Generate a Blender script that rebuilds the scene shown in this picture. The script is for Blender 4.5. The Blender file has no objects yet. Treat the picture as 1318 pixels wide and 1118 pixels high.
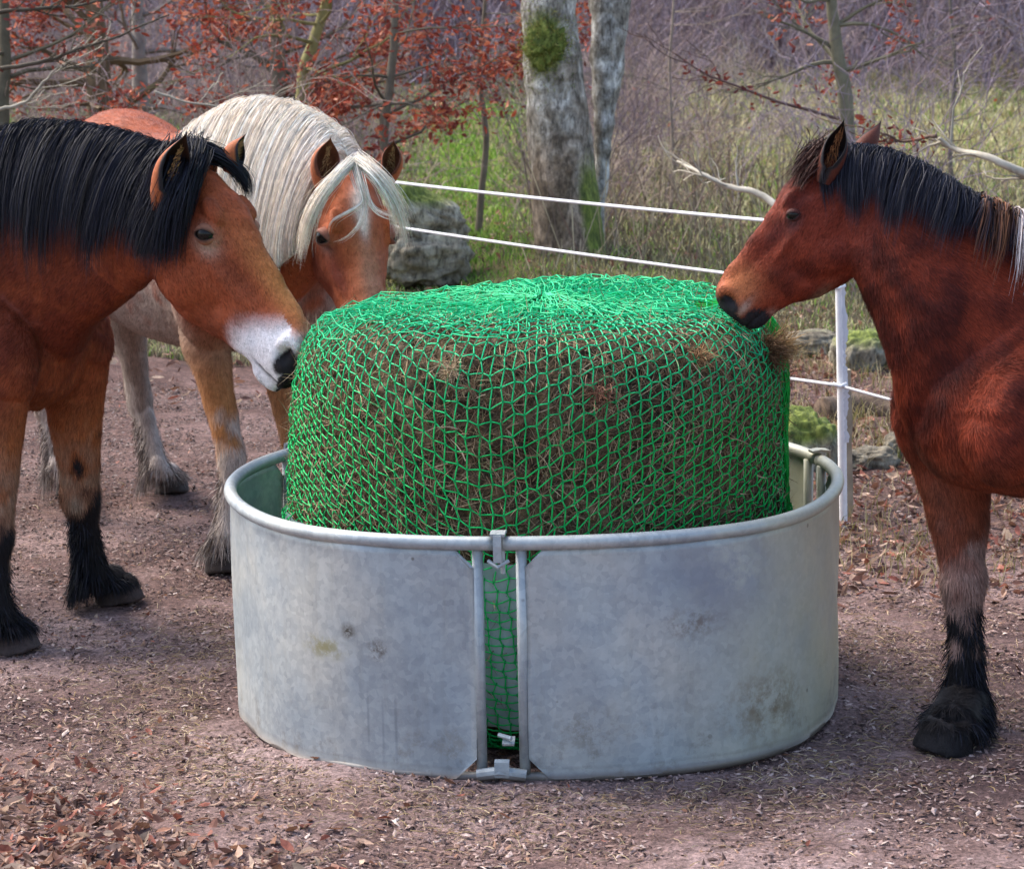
import bpy, math
import numpy as np
from mathutils import Vector, Matrix, noise as mnoise

scene = bpy.context.scene
COL = scene.collection
R_ = math.radians
# ------------------------------------------------------------------ camera, sky, sun
CAM_H = 2.36
PITCH = math.atan(586 / 3260)
FPX = 3260.0
cam_d = bpy.data.cameras.new('camera')
cam = bpy.data.objects.new('camera', cam_d)
COL.objects.link(cam)
cam.location = (0, 0, CAM_H)
cam.rotation_euler = (math.pi / 2 - PITCH, 0, 0)
cam_d.sensor_width = 36
cam_d.lens = 36 * FPX / 1318
cam_d.clip_start = .1
cam_d.clip_end = 1500
cam_d.dof.use_dof = True
cam_d.dof.focus_distance = 8.1
cam_d.dof.aperture_fstop = 9
scene.camera = cam

SUN_EL, SUN_AZ = 50, -58        # azimuth from +Y (away from the camera), clockwise
world = bpy.data.worlds.new('World')
scene.world = world
world.use_nodes = True
nt = world.node_tree
bg = nt.nodes['Background']
sky = nt.nodes.new('ShaderNodeTexSky')
sky.sky_type = 'NISHITA'
sky.sun_disc = False
sky.sun_elevation = R_(SUN_EL)
sky.sun_rotation = R_(SUN_AZ)
sky.dust_density = 3.0
sky.air_density = 1.0
nt.links.new(sky.outputs[0], bg.inputs[0])
bg.inputs[1].default_value = .145
sd = bpy.data.lights.new('sun', 'SUN')
sun = bpy.data.objects.new('sun', sd)
COL.objects.link(sun)
sd.energy = 1.8
sd.angle = R_(36)
sd.color = (1, .93, .82)
_dir = Vector((math.sin(R_(SUN_AZ)) * math.cos(R_(SUN_EL)), math.cos(R_(SUN_AZ)) * math.cos(R_(SUN_EL)), math.sin(R_(SUN_EL))))
sun.rotation_euler = _dir.to_track_quat('Z', 'Y').to_euler()
sun.location = _dir * 50
scene.view_settings.view_transform = 'Standard'
scene.view_settings.look = 'None'
scene.view_settings.exposure = 1.52
scene.view_settings.gamma = 1
scene.render.engine = 'CYCLES'
scene.cycles.max_bounces = 6
scene.cycles.diffuse_bounces = 3
scene.cycles.transparent_max_bounces = 6
scene.cycles.use_denoising = True

# ------------------------------------------------------------------ helpers
rng = np.random.default_rng(7)


def hexc(h):
    h = h.lstrip('#')
    v = np.array([int(h[i:i + 2], 16) / 255 for i in (0, 2, 4)])
    return np.where(v <= .04045, v / 12.92, ((v + .055) / 1.055) ** 2.4)


_cp, _sp = math.cos(PITCH), math.sin(PITCH)


def P(px, py, Y):
    """world point seen at pixel (px,py) of the 1318x1118 photograph at distance Y"""
    u = (px - 659) / FPX
    v = (559 - py) / FPX
    d = np.array([u, _cp + v * _sp, -_sp + v * _cp])
    return np.array([0, 0, CAM_H]) + d * (Y / d[1])


def ground_h(x, y):
    x = np.asarray(x, float); y = np.asarray(y, float)
    near = np.exp(-((y - 8) / 6.0) ** 2)
    z = .016 * x * near
    f = np.clip((y - 11.5) / 6, 0, 1)
    z = z + f * (.10 * np.sin(x * .9 + y * .35) + .08 * np.sin(x * .37 - y * .6 + 1.2) + .05 * np.sin(x * 2.1 + y * 1.3))
    g = np.clip((y - 26) / 30, 0, 1)
    z = z + g * (.35 * np.sin(x * .25 + 1.0) * np.sin(y * .16))
    z = z + .006 * np.sin(x * 6.1 + y * 2.3) * np.sin(y * 5.2 - x) + .008 * np.sin(x * 2.7 - y * 3.1)
    return z


def G(px, py):
    u = (px - 659) / FPX
    v = (559 - py) / FPX
    d = np.array([u, _cp + v * _sp, -_sp + v * _cp])
    z = 0.0
    for _ in range(4):
        t = (z - CAM_H) / d[2]
        p = np.array([0, 0, CAM_H]) + d * t
        z = float(ground_h(p[0], p[1]))
    return p


def norm(v):
    v = np.asarray(v, float)
    return v / (np.linalg.norm(v, axis=-1, keepdims=True) + 1e-12)


def mesh_from(name, V, F, mat=None, smooth=False, col=None):
    """F: (M,3) or (M,4) int array or list of such arrays"""
    if not isinstance(F, list):
        F = [F]
    F = [np.asarray(f, np.int32) for f in F if len(f)]
    me = bpy.data.meshes.new(name)
    V = np.asarray(V, np.float32)
    me.vertices.add(len(V))
    me.vertices.foreach_set('co', V.ravel())
    loops = np.concatenate([f.ravel() for f in F])
    sizes = np.concatenate([np.full(len(f), f.shape[1], np.int32) for f in F])
    starts = np.concatenate([[0], np.cumsum(sizes)[:-1]]).astype(np.int32)
    me.loops.add(len(loops))
    me.loops.foreach_set('vertex_index', loops)
    me.polygons.add(len(sizes))
    me.polygons.foreach_set('loop_start', starts)
    me.polygons.foreach_set('loop_total', sizes)
    me.polygons.foreach_set('use_smooth', np.full(len(sizes), smooth, bool))
    me.update(calc_edges=True)
    me.validate()
    if col is not None:
        col = np.asarray(col, np.float32)
        if col.shape[1] == 3:
            col = np.hstack([col, np.ones((len(col), 1), np.float32)])
        a = me.color_attributes.new('Col', 'FLOAT_COLOR', 'POINT')
        a.data.foreach_set('color', np.clip(col, 0, 1).ravel())
    if mat:
        me.materials.append(mat)
    return me


def obj(name, me, parent=None, loc=None):
    o = bpy.data.objects.new(name, me)
    COL.objects.link(o)
    if parent is not None:
        o.parent = parent
    if loc is not None:
        o.location = loc
    return o


def tag(o, label=None, cat=None, group=None, kind=None):
    if label: o['label'] = label
    if cat: o['category'] = cat
    if group: o['group'] = group
    if kind: o['kind'] = kind
    return o


def empty(name, loc, label, cat, group=None):
    o = bpy.data.objects.new(name, None)
    COL.objects.link(o)
    o.location = tuple(loc)
    o.empty_display_size = .1
    return tag(o, label, cat, group)


class MB:
    """collects pieces into one mesh"""
    def __init__(s):
        s.V = []; s.F3 = []; s.F4 = []; s.C = []; s.n = 0

    def add(s, V, F, col=None):
        V = np.asarray(V, float).reshape(-1, 3)
        F = np.asarray(F, int)
        (s.F3 if F.shape[1] == 3 else s.F4).append(F + s.n)
        s.V.append(V)
        c = np.ones((len(V), 3)) if col is None else np.broadcast_to(np.asarray(col, float), (len(V), 3))
        s.C.append(c)
        s.n += len(V)

    def add2(s, V, Fl, col=None):
        n0 = s.n
        s.add(V, Fl[0], col)
        for f in Fl[1:]:
            f = np.asarray(f, int) + n0
            (s.F3 if f.shape[1] == 3 else s.F4).append(f)

    def mesh(s, name, mat, smooth=False, col=True):
        F = []
        if s.F3: F.append(np.vstack(s.F3))
        if s.F4: F.append(np.vstack(s.F4))
        return mesh_from(name, np.vstack(s.V), F, mat, smooth, np.vstack(s.C) if col else None)


def catmull(pts, n):
    """resample array of control rows (any width) to n rows"""
    pts = np.asarray(pts, float)
    k = len(pts)
    t = np.linspace(0, k - 1, n)
    i = np.clip(np.floor(t).astype(int), 0, k - 2)
    f = (t - i)[:, None]
    p0 = pts[np.clip(i - 1, 0, k - 1)]; p1 = pts[i]; p2 = pts[i + 1]; p3 = pts[np.clip(i + 2, 0, k - 1)]
    return .5 * ((2 * p1) + (-p0 + p2) * f + (2 * p0 - 5 * p1 + 4 * p2 - p3) * f ** 2 + (-p0 + 3 * p1 - 3 * p2 + p3) * f ** 3)


def frames(path, up=(0, 0, 1)):
    path = np.asarray(path, float)
    t = np.gradient(path, axis=0)
    t = norm(t)
    up = np.asarray(up, float)
    s = np.cross(t, up)
    bad = np.linalg.norm(s, axis=1) < .08
    s[bad] = np.cross(t[bad], np.array([1, .03, 0]))
    s = norm(s)
    u = np.cross(s, t)
    return t, s, u


def tube(path, rad, n=6, cap=True):
    path = np.asarray(path, float)
    m = len(path)
    rad = np.broadcast_to(np.asarray(rad, float), (m,))
    t = norm(np.gradient(path, axis=0))
    # parallel transport
    a = np.array([0, 0, 1.0]) if abs(t[0][2]) < .9 else np.array([1.0, 0, 0])
    s = np.zeros_like(path)
    s0 = norm(np.cross(t[0], a))
    for i in range(m):
        s0 = norm(s0 - t[i] * np.dot(s0, t[i]))
        s[i] = s0
    u = np.cross(t, s)
    ph = np.linspace(0, 2 * np.pi, n, endpoint=False)
    V = path[:, None] + rad[:, None, None] * (np.cos(ph)[None, :, None] * s[:, None] + np.sin(ph)[None, :, None] * u[:, None])
    V = V.reshape(-1, 3)
    i = np.arange(m - 1)[:, None] * n
    j = np.arange(n)[None]
    j2 = (j + 1) % n
    F = np.stack([i + j, i + j2, i + n + j2, i + n + j], -1).reshape(-1, 4)
    if not cap:
        return V, [F]
    c0, c1 = len(V), len(V) + 1
    V = np.vstack([V, path[:1], path[-1:]])
    jj = np.arange(n)
    T = np.vstack([np.stack([np.full(n, c0), (jj + 1) % n, jj], -1),
                   np.stack([np.full(n, c1), (m - 1) * n + jj, (m - 1) * n + (jj + 1) % n], -1)])
    return V, [F, T]


def loft(rings):
    """rings (m,n,3) -> closed surface"""
    m, n, _ = rings.shape
    V = rings.reshape(-1, 3)
    i = np.arange(m - 1)[:, None] * n
    j = np.arange(n)[None]
    j2 = (j + 1) % n
    F = np.stack([i + j, i + j2, i + n + j2, i + n + j], -1).reshape(-1, 4)
    c0, c1 = len(V), len(V) + 1
    V = np.vstack([V, rings[0].mean(0, keepdims=True), rings[-1].mean(0, keepdims=True)])
    jj = np.arange(n)
    T = np.vstack([np.stack([np.full(n, c0), (jj + 1) % n, jj], -1),
                   np.stack([np.full(n, c1), (m - 1) * n + jj, (m - 1) * n + (jj + 1) % n], -1)])
    return V, [F, T]


def segs(p0, p1, r, n=3):
    """many straight sticks at once"""
    p0 = np.asarray(p0, float); p1 = np.asarray(p1, float)
    N = len(p0)
    t = norm(p1 - p0)
    a = np.where(np.abs(t[:, 2:3]) < .9, np.array([[0, 0, 1.]]), np.array([[1., 0, 0]]))
    s = norm(np.cross(t, a)); u = np.cross(t, s)
    ph = np.linspace(0, 2 * np.pi, n, endpoint=False)
    r = np.broadcast_to(np.asarray(r, float), (N,))[:, None, None]
    off = r * (np.cos(ph)[None, :, None] * s[:, None] + np.sin(ph)[None, :, None] * u[:, None])
    V = np.concatenate([p0[:, None] + off, p1[:, None] + off], 1).reshape(-1, 3)
    b = np.arange(N)[:, None] * 2 * n
    j = np.arange(n)[None]; j2 = (j + 1) % n
    F = np.stack([b + j, b + j2, b + n + j2, b + n + j], -1).reshape(-1, 4)
    return V, F


def ribbons(paths, width, wdir=None, col=None, taper=True):
    """paths (N,K,3) -> ribbon strands; width (N,) ; returns V,F,C"""
    N, K, _ = paths.shape
    t = norm(np.gradient(paths, axis=1))
    if wdir is None:
        a = norm(rng.normal(size=(N, 1, 3)))
        wdir = norm(np.cross(t, np.broadcast_to(a, t.shape)))
    else:
        wdir = norm(np.broadcast_to(wdir, t.shape))
    prof = np.ones(K)
    if taper:
        prof = np.clip(1.05 - np.linspace(0, 1, K) ** 2.2, .12, 1)
    w = (np.broadcast_to(width, (N,))[:, None] * prof[None])[..., None] * .5
    V = np.stack([paths - wdir * w, paths + wdir * w], 2).reshape(-1, 3)
    b = np.arange(N)[:, None] * 2 * K
    k = np.arange(K - 1)[None] * 2
    F = np.stack([b + k, b + k + 1, b + k + 3, b + k + 2], -1).reshape(-1, 4)
    C = None
    if col is not None:
        col = np.asarray(col, float)
        if col.ndim == 2:
            col = np.repeat(col[:, None], K, 1)
        C = np.repeat(col, 2, axis=1).reshape(-1, 3)
    return V, F, C


def ico(sub=3):
    import bmesh
    bm = bmesh.new()
    bmesh.ops.create_icosphere(bm, subdivisions=sub, radius=1)
    bm.verts.ensure_lookup_table()
    V = np.array([v.co[:] for v in bm.verts]); F = np.array([[v.index for v in f.verts] for f in bm.faces])
    bm.free()
    return V, F


ICO2, ICO3, ICO4, ICO5 = ico(2), ico(3), ico(4), ico(5)


def vnoise(V, scale, seed=0, octaves=3):
    out = np.empty(len(V))
    off = Vector((seed * 13.7, seed * 5.1, seed * 9.3))
    for i, p in enumerate(V):
        out[i] = mnoise.fractal(Vector(p) * scale + off, .55, 2.1, octaves)
    return out


# ------------------------------------------------------------------ materials
def new_mat(name):
    m = bpy.data.materials.new(name)
    m.use_nodes = True
    nt = m.node_tree
    b = nt.nodes['Principled BSDF']
    return m, nt, b


def N(nt, t, **kw):
    n = nt.nodes.new(t)
    for k, v in kw.items():
        if k.startswith('i_'):
            key = k[2:]
            key = int(key) if key.isdigit() else key
            n.inputs[key].default_value = v
        else:
            setattr(n, k, v)
    return n


def noise_node(nt, scale, detail=4, rough=.6, coord=None, dist=0):
    n = nt.nodes.new('ShaderNodeTexNoise')
    n.inputs['Scale'].default_value = scale
    n.inputs['Detail'].default_value = detail
    n.inputs['Roughness'].default_value = rough
    n.inputs['Distortion'].default_value = dist
    if coord is not None:
        nt.links.new(coord, n.inputs['Vector'])
    return n


def ramp(nt, inp, stops):
    r = nt.nodes.new('ShaderNodeValToRGB')
    e = r.color_ramp.elements
    while len(e) < len(stops):
        e.new(.5)
    for k, (p, c) in enumerate(stops):
        e[k].position = p
        c = tuple(c)
        e[k].color = c if len(c) == 4 else (*c, 1)
    nt.links.new(inp, r.inputs[0])
    return r


def mix(nt, a, b, fac, mode='MIX'):
    m = nt.nodes.new('ShaderNodeMix')
    m.data_type = 'RGBA'; m.blend_type = mode
    for idx, v in ((0, fac), (6, a), (7, b)):
        if isinstance(v, bpy.types.NodeSocket):
            nt.links.new(v, m.inputs[idx])
        elif idx == 0:
            m.inputs[0].default_value = v
        else:
            m.inputs[idx].default_value = (*tuple(v)[:3], 1)
    return m.outputs[2]


def bump(nt, b, h, strength=.3, dist=.01):
    bn = nt.nodes.new('ShaderNodeBump')
    bn.inputs['Strength'].default_value = strength
    bn.inputs['Distance'].default_value = dist
    nt.links.new(h, bn.inputs['Height'])
    nt.links.new(bn.outputs[0], b.inputs['Normal'])


def vc_mat(name, rough=.7, spec=.3, var=.25, vscale=30, bump_s=0, bump_scale=200, sheen=0, trans=0, stretch=None):
    """vertex-coloured material with procedural variation"""
    m, nt, b = new_mat(name)
    at = N(nt, 'ShaderNodeAttribute', attribute_name='Col')
    tc = N(nt, 'ShaderNodeTexCoord')
    n = noise_node(nt, vscale, 5, .65, tc.outputs['Object'])
    mr = N(nt, 'ShaderNodeMapRange')
    nt.links.new(n.outputs[0], mr.inputs[0])
    mr.inputs[1].default_value = .3; mr.inputs[2].default_value = .7
    mr.inputs[3].default_value = 1 - var; mr.inputs[4].default_value = 1 + var
    vm = N(nt, 'ShaderNodeVectorMath', operation='SCALE')
    nt.links.new(at.outputs['Color'], vm.inputs[0])
    nt.links.new(mr.outputs[0], vm.inputs['Scale'])
    nt.links.new(vm.outputs[0], b.inputs['Base Color'])
    b.inputs['Roughness'].default_value = rough
    b.inputs['Specular IOR Level'].default_value = spec
    if sheen:
        b.inputs['Sheen Weight'].default_value = sheen
        b.inputs['Sheen Roughness'].default_value = .4
    if bump_s:
        n2 = noise_node(nt, bump_scale, 3, .6, tc.outputs['Object'])
        bump(nt, b, n2.outputs[0], bump_s, .004)
    if trans:
        b.inputs['Transmission Weight'].default_value = 0
        tr = N(nt, 'ShaderNodeBsdfTranslucent')
        nt.links.new(vm.outputs[0], tr.inputs[0])
        mx = N(nt, 'ShaderNodeMixShader')
        mx.inputs[0].default_value = trans
        out = nt.nodes['Material Output']
        nt.links.new(b.outputs[0], mx.inputs[1]); nt.links.new(tr.outputs[0], mx.inputs[2])
        nt.links.new(mx.outputs[0], out.inputs[0])
    return m


M_COAT = vc_mat('horse_coat', .66, .22, .22, 70, .5, 260, .03)
M_FUR = vc_mat('horse_fur', .68, .16, .15, 60)
M_HAIR = vc_mat('horse_hair', .6, .22, .2, 40)
M_HAY = vc_mat('hay', .75, .25, .3, 50, trans=.12)
M_LEAF = vc_mat('dead_leaf', .65, .3, .3, 60, trans=.25)
M_GRASS = vc_mat('grass_blades', .65, .25, .3, 3, trans=.3)
M_STICK = vc_mat('bark_twigs', .8, .2, .3, 8)
M_CHIP = vc_mat('bark_chips', .75, .25, .3, 60)


def simple(name, col, rough=.5, metal=0, spec=.5):
    m, nt, b = new_mat(name)
    tc = N(nt, 'ShaderNodeTexCoord')
    n = noise_node(nt, 25, 4, .6, tc.outputs['Object'])
    c = mix(nt, np.array(col) * .8, np.minimum(np.array(col) * 1.15, 1), n.outputs[0])
    nt.links.new(c, b.inputs['Base Color'])
    b.inputs['Roughness'].default_value = rough
    b.inputs['Metallic'].default_value = metal
    b.inputs['Specular IOR Level'].default_value = spec
    return m


M_EYE = simple('eye_dark', (.008, .006, .005), .16, 0, .22)
M_TAPE = simple('white_tape', (.60, .61, .64), .6)
M_POSTW = simple('white_plastic', (.78, .78, .78), .45)
M_FILM = simple('pale_wrap_film', hexc('8fa8a8'), .35)


def galv(name, streak=True):
    m, nt, b = new_mat(name)
    tc = N(nt, 'ShaderNodeTexCoord')
    co = tc.outputs['Object']
    big = noise_node(nt, 2.2, 4, .6, co)
    c1 = ramp(nt, big.outputs[0], [(.33, hexc('8d979f')), (.5, hexc('a0a7aa')), (.66, hexc('b2b4b0'))])
    fine = noise_node(nt, 20, 8, .8, co)
    c2 = ramp(nt, fine.outputs[0], [(.34, (.80, .82, .85)), (.5, (1, 1, 1)), (.68, (1.10, 1.09, 1.08))])
    c = mix(nt, c1.outputs[0], c2.outputs[0], .8, 'MULTIPLY')
    vs = N(nt, 'ShaderNodeTexVoronoi'); vs.inputs['Scale'].default_value = 55
    nt.links.new(co, vs.inputs['Vector'])
    bw = N(nt, 'ShaderNodeRGBToBW'); nt.links.new(vs.outputs['Color'], bw.inputs[0])
    vr0 = ramp(nt, bw.outputs[0], [(.2, (.86, .87, .88)), (.8, (1.08, 1.08, 1.07))])
    c = mix(nt, c, vr0.outputs[0], .8, 'MULTIPLY')
    # faint vertical wash streaks
    mp = N(nt, 'ShaderNodeMapping'); mp.inputs['Scale'].default_value = (9, 9, .9)
    nt.links.new(co, mp.inputs[0])
    st = noise_node(nt, 2.2, 5, .7, mp.outputs[0])
    sr = ramp(nt, st.outputs[0], [(.52, (1, 1, 1)), (.72, (.78, .74, .68))])
    c = mix(nt, c, sr.outputs[0], .45, 'MULTIPLY')
    # yellowish grime toward +X side and low down
    sx = N(nt, 'ShaderNodeSeparateXYZ'); nt.links.new(co, sx.inputs[0])
    mr = N(nt, 'ShaderNodeMapRange'); nt.links.new(sx.outputs[0], mr.inputs[0])
    mr.inputs[1].default_value = .35; mr.inputs[2].default_value = 1.0; mr.inputs[3].default_value = 0; mr.inputs[4].default_value = 1.25
    gr = noise_node(nt, 3.2, 5, .7, co)
    mm = N(nt, 'ShaderNodeMath', operation='MULTIPLY'); nt.links.new(mr.outputs[0], mm.inputs[0]); nt.links.new(gr.outputs[0], mm.inputs[1])
    c = mix(nt, c, hexc('bab48f'), mm.outputs[0])
    # mud splashes near the base and a few blots
    mz = N(nt, 'ShaderNodeMapRange'); nt.links.new(sx.outputs[2], mz.inputs[0])
    mz.inputs[1].default_value = .32; mz.inputs[2].default_value = 0.0; mz.inputs[3].default_value = 0; mz.inputs[4].default_value = 1
    sp = noise_node(nt, 11, 6, .75, co)
    spr = ramp(nt, sp.outputs[0], [(.53, (0, 0, 0)), (.66, (1, 1, 1))])
    mk = N(nt, 'ShaderNodeMath', operation='MULTIPLY'); nt.links.new(spr.outputs[0], mk.inputs[0]); nt.links.new(mz.outputs[0], mk.inputs[1])
    mk2 = N(nt, 'ShaderNodeMath', operation='MULTIPLY'); nt.links.new(mk.outputs[0], mk2.inputs[0]); mk2.inputs[1].default_value = .6
    c = mix(nt, c, hexc('6b6050'), mk2.outputs[0])
    # small dark specks
    vo = N(nt, 'ShaderNodeTexVoronoi'); vo.inputs['Scale'].default_value = 9
    nt.links.new(co, vo.inputs['Vector'])
    vr = ramp(nt, vo.outputs['Distance'], [(.0, (1, 1, 1)), (.05, (1, 1, 1)), (.075, (0, 0, 0))])
    bl = noise_node(nt, 3.1, 2, .5, co)
    br = ramp(nt, bl.outputs[0], [(.5, (0, 0, 0)), (.62, (1, 1, 1))])
    mb = N(nt, 'ShaderNodeMath', operation='MULTIPLY'); nt.links.new(vr.outputs[0], mb.inputs[0]); nt.links.new(br.outputs[0], mb.inputs[1])
    c = mix(nt, c, hexc('5c564c'), mb.outputs[0])
    def blot(p0, rad, colr, amt, nscale=25, squash=(1, 1, 1), thr=.48):
        mp_ = N(nt, 'ShaderNodeMapping')
        mp_.inputs['Location'].default_value = tuple(-a_ * b_ for a_, b_ in zip(p0, squash)); mp_.inputs['Scale'].default_value = squash
        nt.links.new(co, mp_.inputs[0])
        ln = N(nt, 'ShaderNodeVectorMath', operation='LENGTH'); nt.links.new(mp_.outputs[0], ln.inputs[0])
        mr_ = N(nt, 'ShaderNodeMapRange'); nt.links.new(ln.outputs['Value'], mr_.inputs[0])
        mr_.inputs[1].default_value = rad; mr_.inputs[2].default_value = rad * .2; mr_.inputs[3].default_value = 0; mr_.inputs[4].default_value = 1
        nn_ = noise_node(nt, nscale, 5, .75, co)
        rp_ = ramp(nt, nn_.outputs[0], [(thr - .06, (0, 0, 0)), (thr + .1, (1, 1, 1))])
        m1_ = N(nt, 'ShaderNodeMath', operation='MULTIPLY'); nt.links.new(mr_.outputs[0], m1_.inputs[0]); nt.links.new(rp_.outputs[0], m1_.inputs[1])
        m2_ = N(nt, 'ShaderNodeMath', operation='MULTIPLY'); nt.links.new(m1_.outputs[0], m2_.inputs[0]); m2_.inputs[1].default_value = amt
        return mix(nt, c, colr, m2_.outputs[0])
    c = blot((-.64, -.80, .385), .11, hexc('8f8a62'), .9, 22, (1, 1, 2.2), .46)
    c = blot((-.57, -.86, .445), .035, hexc('4a443a'), 1, 40, (1, 1, 1), .42)
    c = blot((-.48, -.90, .395), .045, hexc('57504a'), 1, 45, (1, 1, 1), .5)
    c = blot((-.515, -.88, .17), .14, hexc('5f6672'), .4, 8, (24, 1, 1), .42)
    c = blot((-.470, -.88, .14), .14, hexc('666c78'), .4, 8, (28, 1, 1), .42)
    c = blot((-.430, -.90, .16), .15, hexc('5f6672'), .45, 8, (22, 1, 1), .42)
    c = blot((.47, -.93, .47), .13, hexc('6e645c'), .8, 26, (1, 1, 2), .5)
    c = blot((.72, -.80, .17), .24, hexc('76674f'), .8, 14, (1, 1, 1.6), .5)
    c = blot((.15, -.98, .16), .16, hexc('77736a'), .7, 20, (1, 1, 1.4), .52)
    c = blot((.55, -.90, .60), .30, hexc('70788a'), .6, 5, (1, 1, 1.6), .42)
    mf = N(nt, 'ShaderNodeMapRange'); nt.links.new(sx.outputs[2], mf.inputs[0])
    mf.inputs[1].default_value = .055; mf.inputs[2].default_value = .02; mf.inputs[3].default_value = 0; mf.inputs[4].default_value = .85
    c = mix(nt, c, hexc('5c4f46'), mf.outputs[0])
    nt.links.new(c, b.inputs['Base Color'])
    b.inputs['Metallic'].default_value = .3
    rr = ramp(nt, fine.outputs[0], [(.3, (.42,) * 3), (.7, (.6,) * 3)])
    nt.links.new(rr.outputs[0], b.inputs['Roughness'])
    bump(nt, b, fine.outputs[0], .12, .004)
    return m


M_GALV = galv('galvanised_steel')

# ------------------------------------------------------------------ ground
def ground_zone_color(x, y):
    """base albedo of the soil by place"""
    x = np.asarray(x); y = np.asarray(y)
    return None


def build_ground():
    m, nt, b = new_mat('soil')
    tc = N(nt, 'ShaderNodeTexCoord'); co = tc.outputs['Object']
    n1 = noise_node(nt, .9, 6, .65, co)
    n2 = noise_node(nt, 22, 8, .8, co)
    n3 = noise_node(nt, 60, 6, .85, co)
    soil = ramp(nt, n1.outputs[0], [(.32, hexc('48393a')), (.48, hexc('715f5b')), (.64, hexc('958583'))])
    spk = ramp(nt, n2.outputs[0], [(.28, (.25, .22, .22)), (.48, (.9, .85, .85)), (.68, (1.5, 1.42, 1.4))])
    c = mix(nt, soil.outputs[0], spk.outputs[0], .8, 'MULTIPLY')
    spk3 = ramp(nt, n3.outputs[0], [(.34, (.25, .22, .22)), (.5, (1, .97, .97)), (.66, (1.8, 1.7, 1.7))])
    c = mix(nt, c, spk3.outputs[0], 1.0, 'MULTIPLY')
    # darker earth towards the back of the yard
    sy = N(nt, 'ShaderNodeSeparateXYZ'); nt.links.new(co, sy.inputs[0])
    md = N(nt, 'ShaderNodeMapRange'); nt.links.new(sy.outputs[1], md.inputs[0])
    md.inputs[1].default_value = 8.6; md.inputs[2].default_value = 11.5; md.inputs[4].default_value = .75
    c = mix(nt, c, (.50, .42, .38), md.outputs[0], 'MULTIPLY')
    # meadow beyond the fence
    sx = N(nt, 'ShaderNodeSeparateXYZ'); nt.links.new(co, sx.inputs[0])
    nn = noise_node(nt, .5, 4, .6, co)
    ad = N(nt, 'ShaderNodeMath', operation='MULTIPLY_ADD'); nt.links.new(nn.outputs[0], ad.inputs[0]); ad.inputs[1].default_value = 4
    nt.links.new(sx.outputs[1], ad.inputs[2])
    mr = N(nt, 'ShaderNodeMapRange'); nt.links.new(ad.outputs[0], mr.inputs[0])
    mr.inputs[1].default_value = 18.2; mr.inputs[2].default_value = 20.5
    gn = noise_node(nt, .35, 5, .7, co)
    gc = ramp(nt, gn.outputs[0], [(.35, hexc('4a4232')), (.5, hexc('5d5a38')), (.62, hexc('6f6d44'))])
    gcm = mix(nt, gc.outputs[0], spk.outputs[0], .7, 'MULTIPLY')
    c = mix(nt, c, gcm, mr.outputs[0])
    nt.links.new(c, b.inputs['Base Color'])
    b.inputs['Roughness'].default_value = .92
    b.inputs['Specular IOR Level'].default_value = .15
    bump(nt, b, n2.outputs[0], .8, .02)
    xs = np.concatenate([[-600, -200, -80, -30, -14], np.arange(-9, 9.01, .09), [14, 30, 80, 200, 600]])
    ys = np.concatenate([[-300, -80, -20, 0, 3], np.arange(5, 16, .07), np.arange(16, 70, .35), [75, 85, 100, 130, 200, 400, 900]])
    X, Y = np.meshgrid(xs, ys, indexing='ij')
    Z = ground_h(X, Y)
    nz = np.array([mnoise.fractal(Vector((a * 3, c_ * 3, 0)), .6, 2, 4) for a, c_ in zip(X.ravel(), Y.ravel())]).reshape(X.shape)
    n6 = np.array([mnoise.noise(Vector((a * 7, c_ * 5, 3))) for a, c_ in zip(X.ravel(), Y.ravel())]).reshape(X.shape)
    Z = Z + nz * .012 - .022 * np.clip(n6 - .18, 0, 1)
    V = np.stack([X, Y, Z], -1).reshape(-1, 3)
    a, c_ = X.shape
    i = np.arange(a - 1)[:, None] * c_; j = np.arange(c_ - 1)[None]
    F = np.stack([i + j, i + c_ + j, i + c_ + j + 1, i + j + 1], -1).reshape(-1, 4)
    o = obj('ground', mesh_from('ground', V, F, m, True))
    tag(o, kind='structure')


build_ground()


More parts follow.
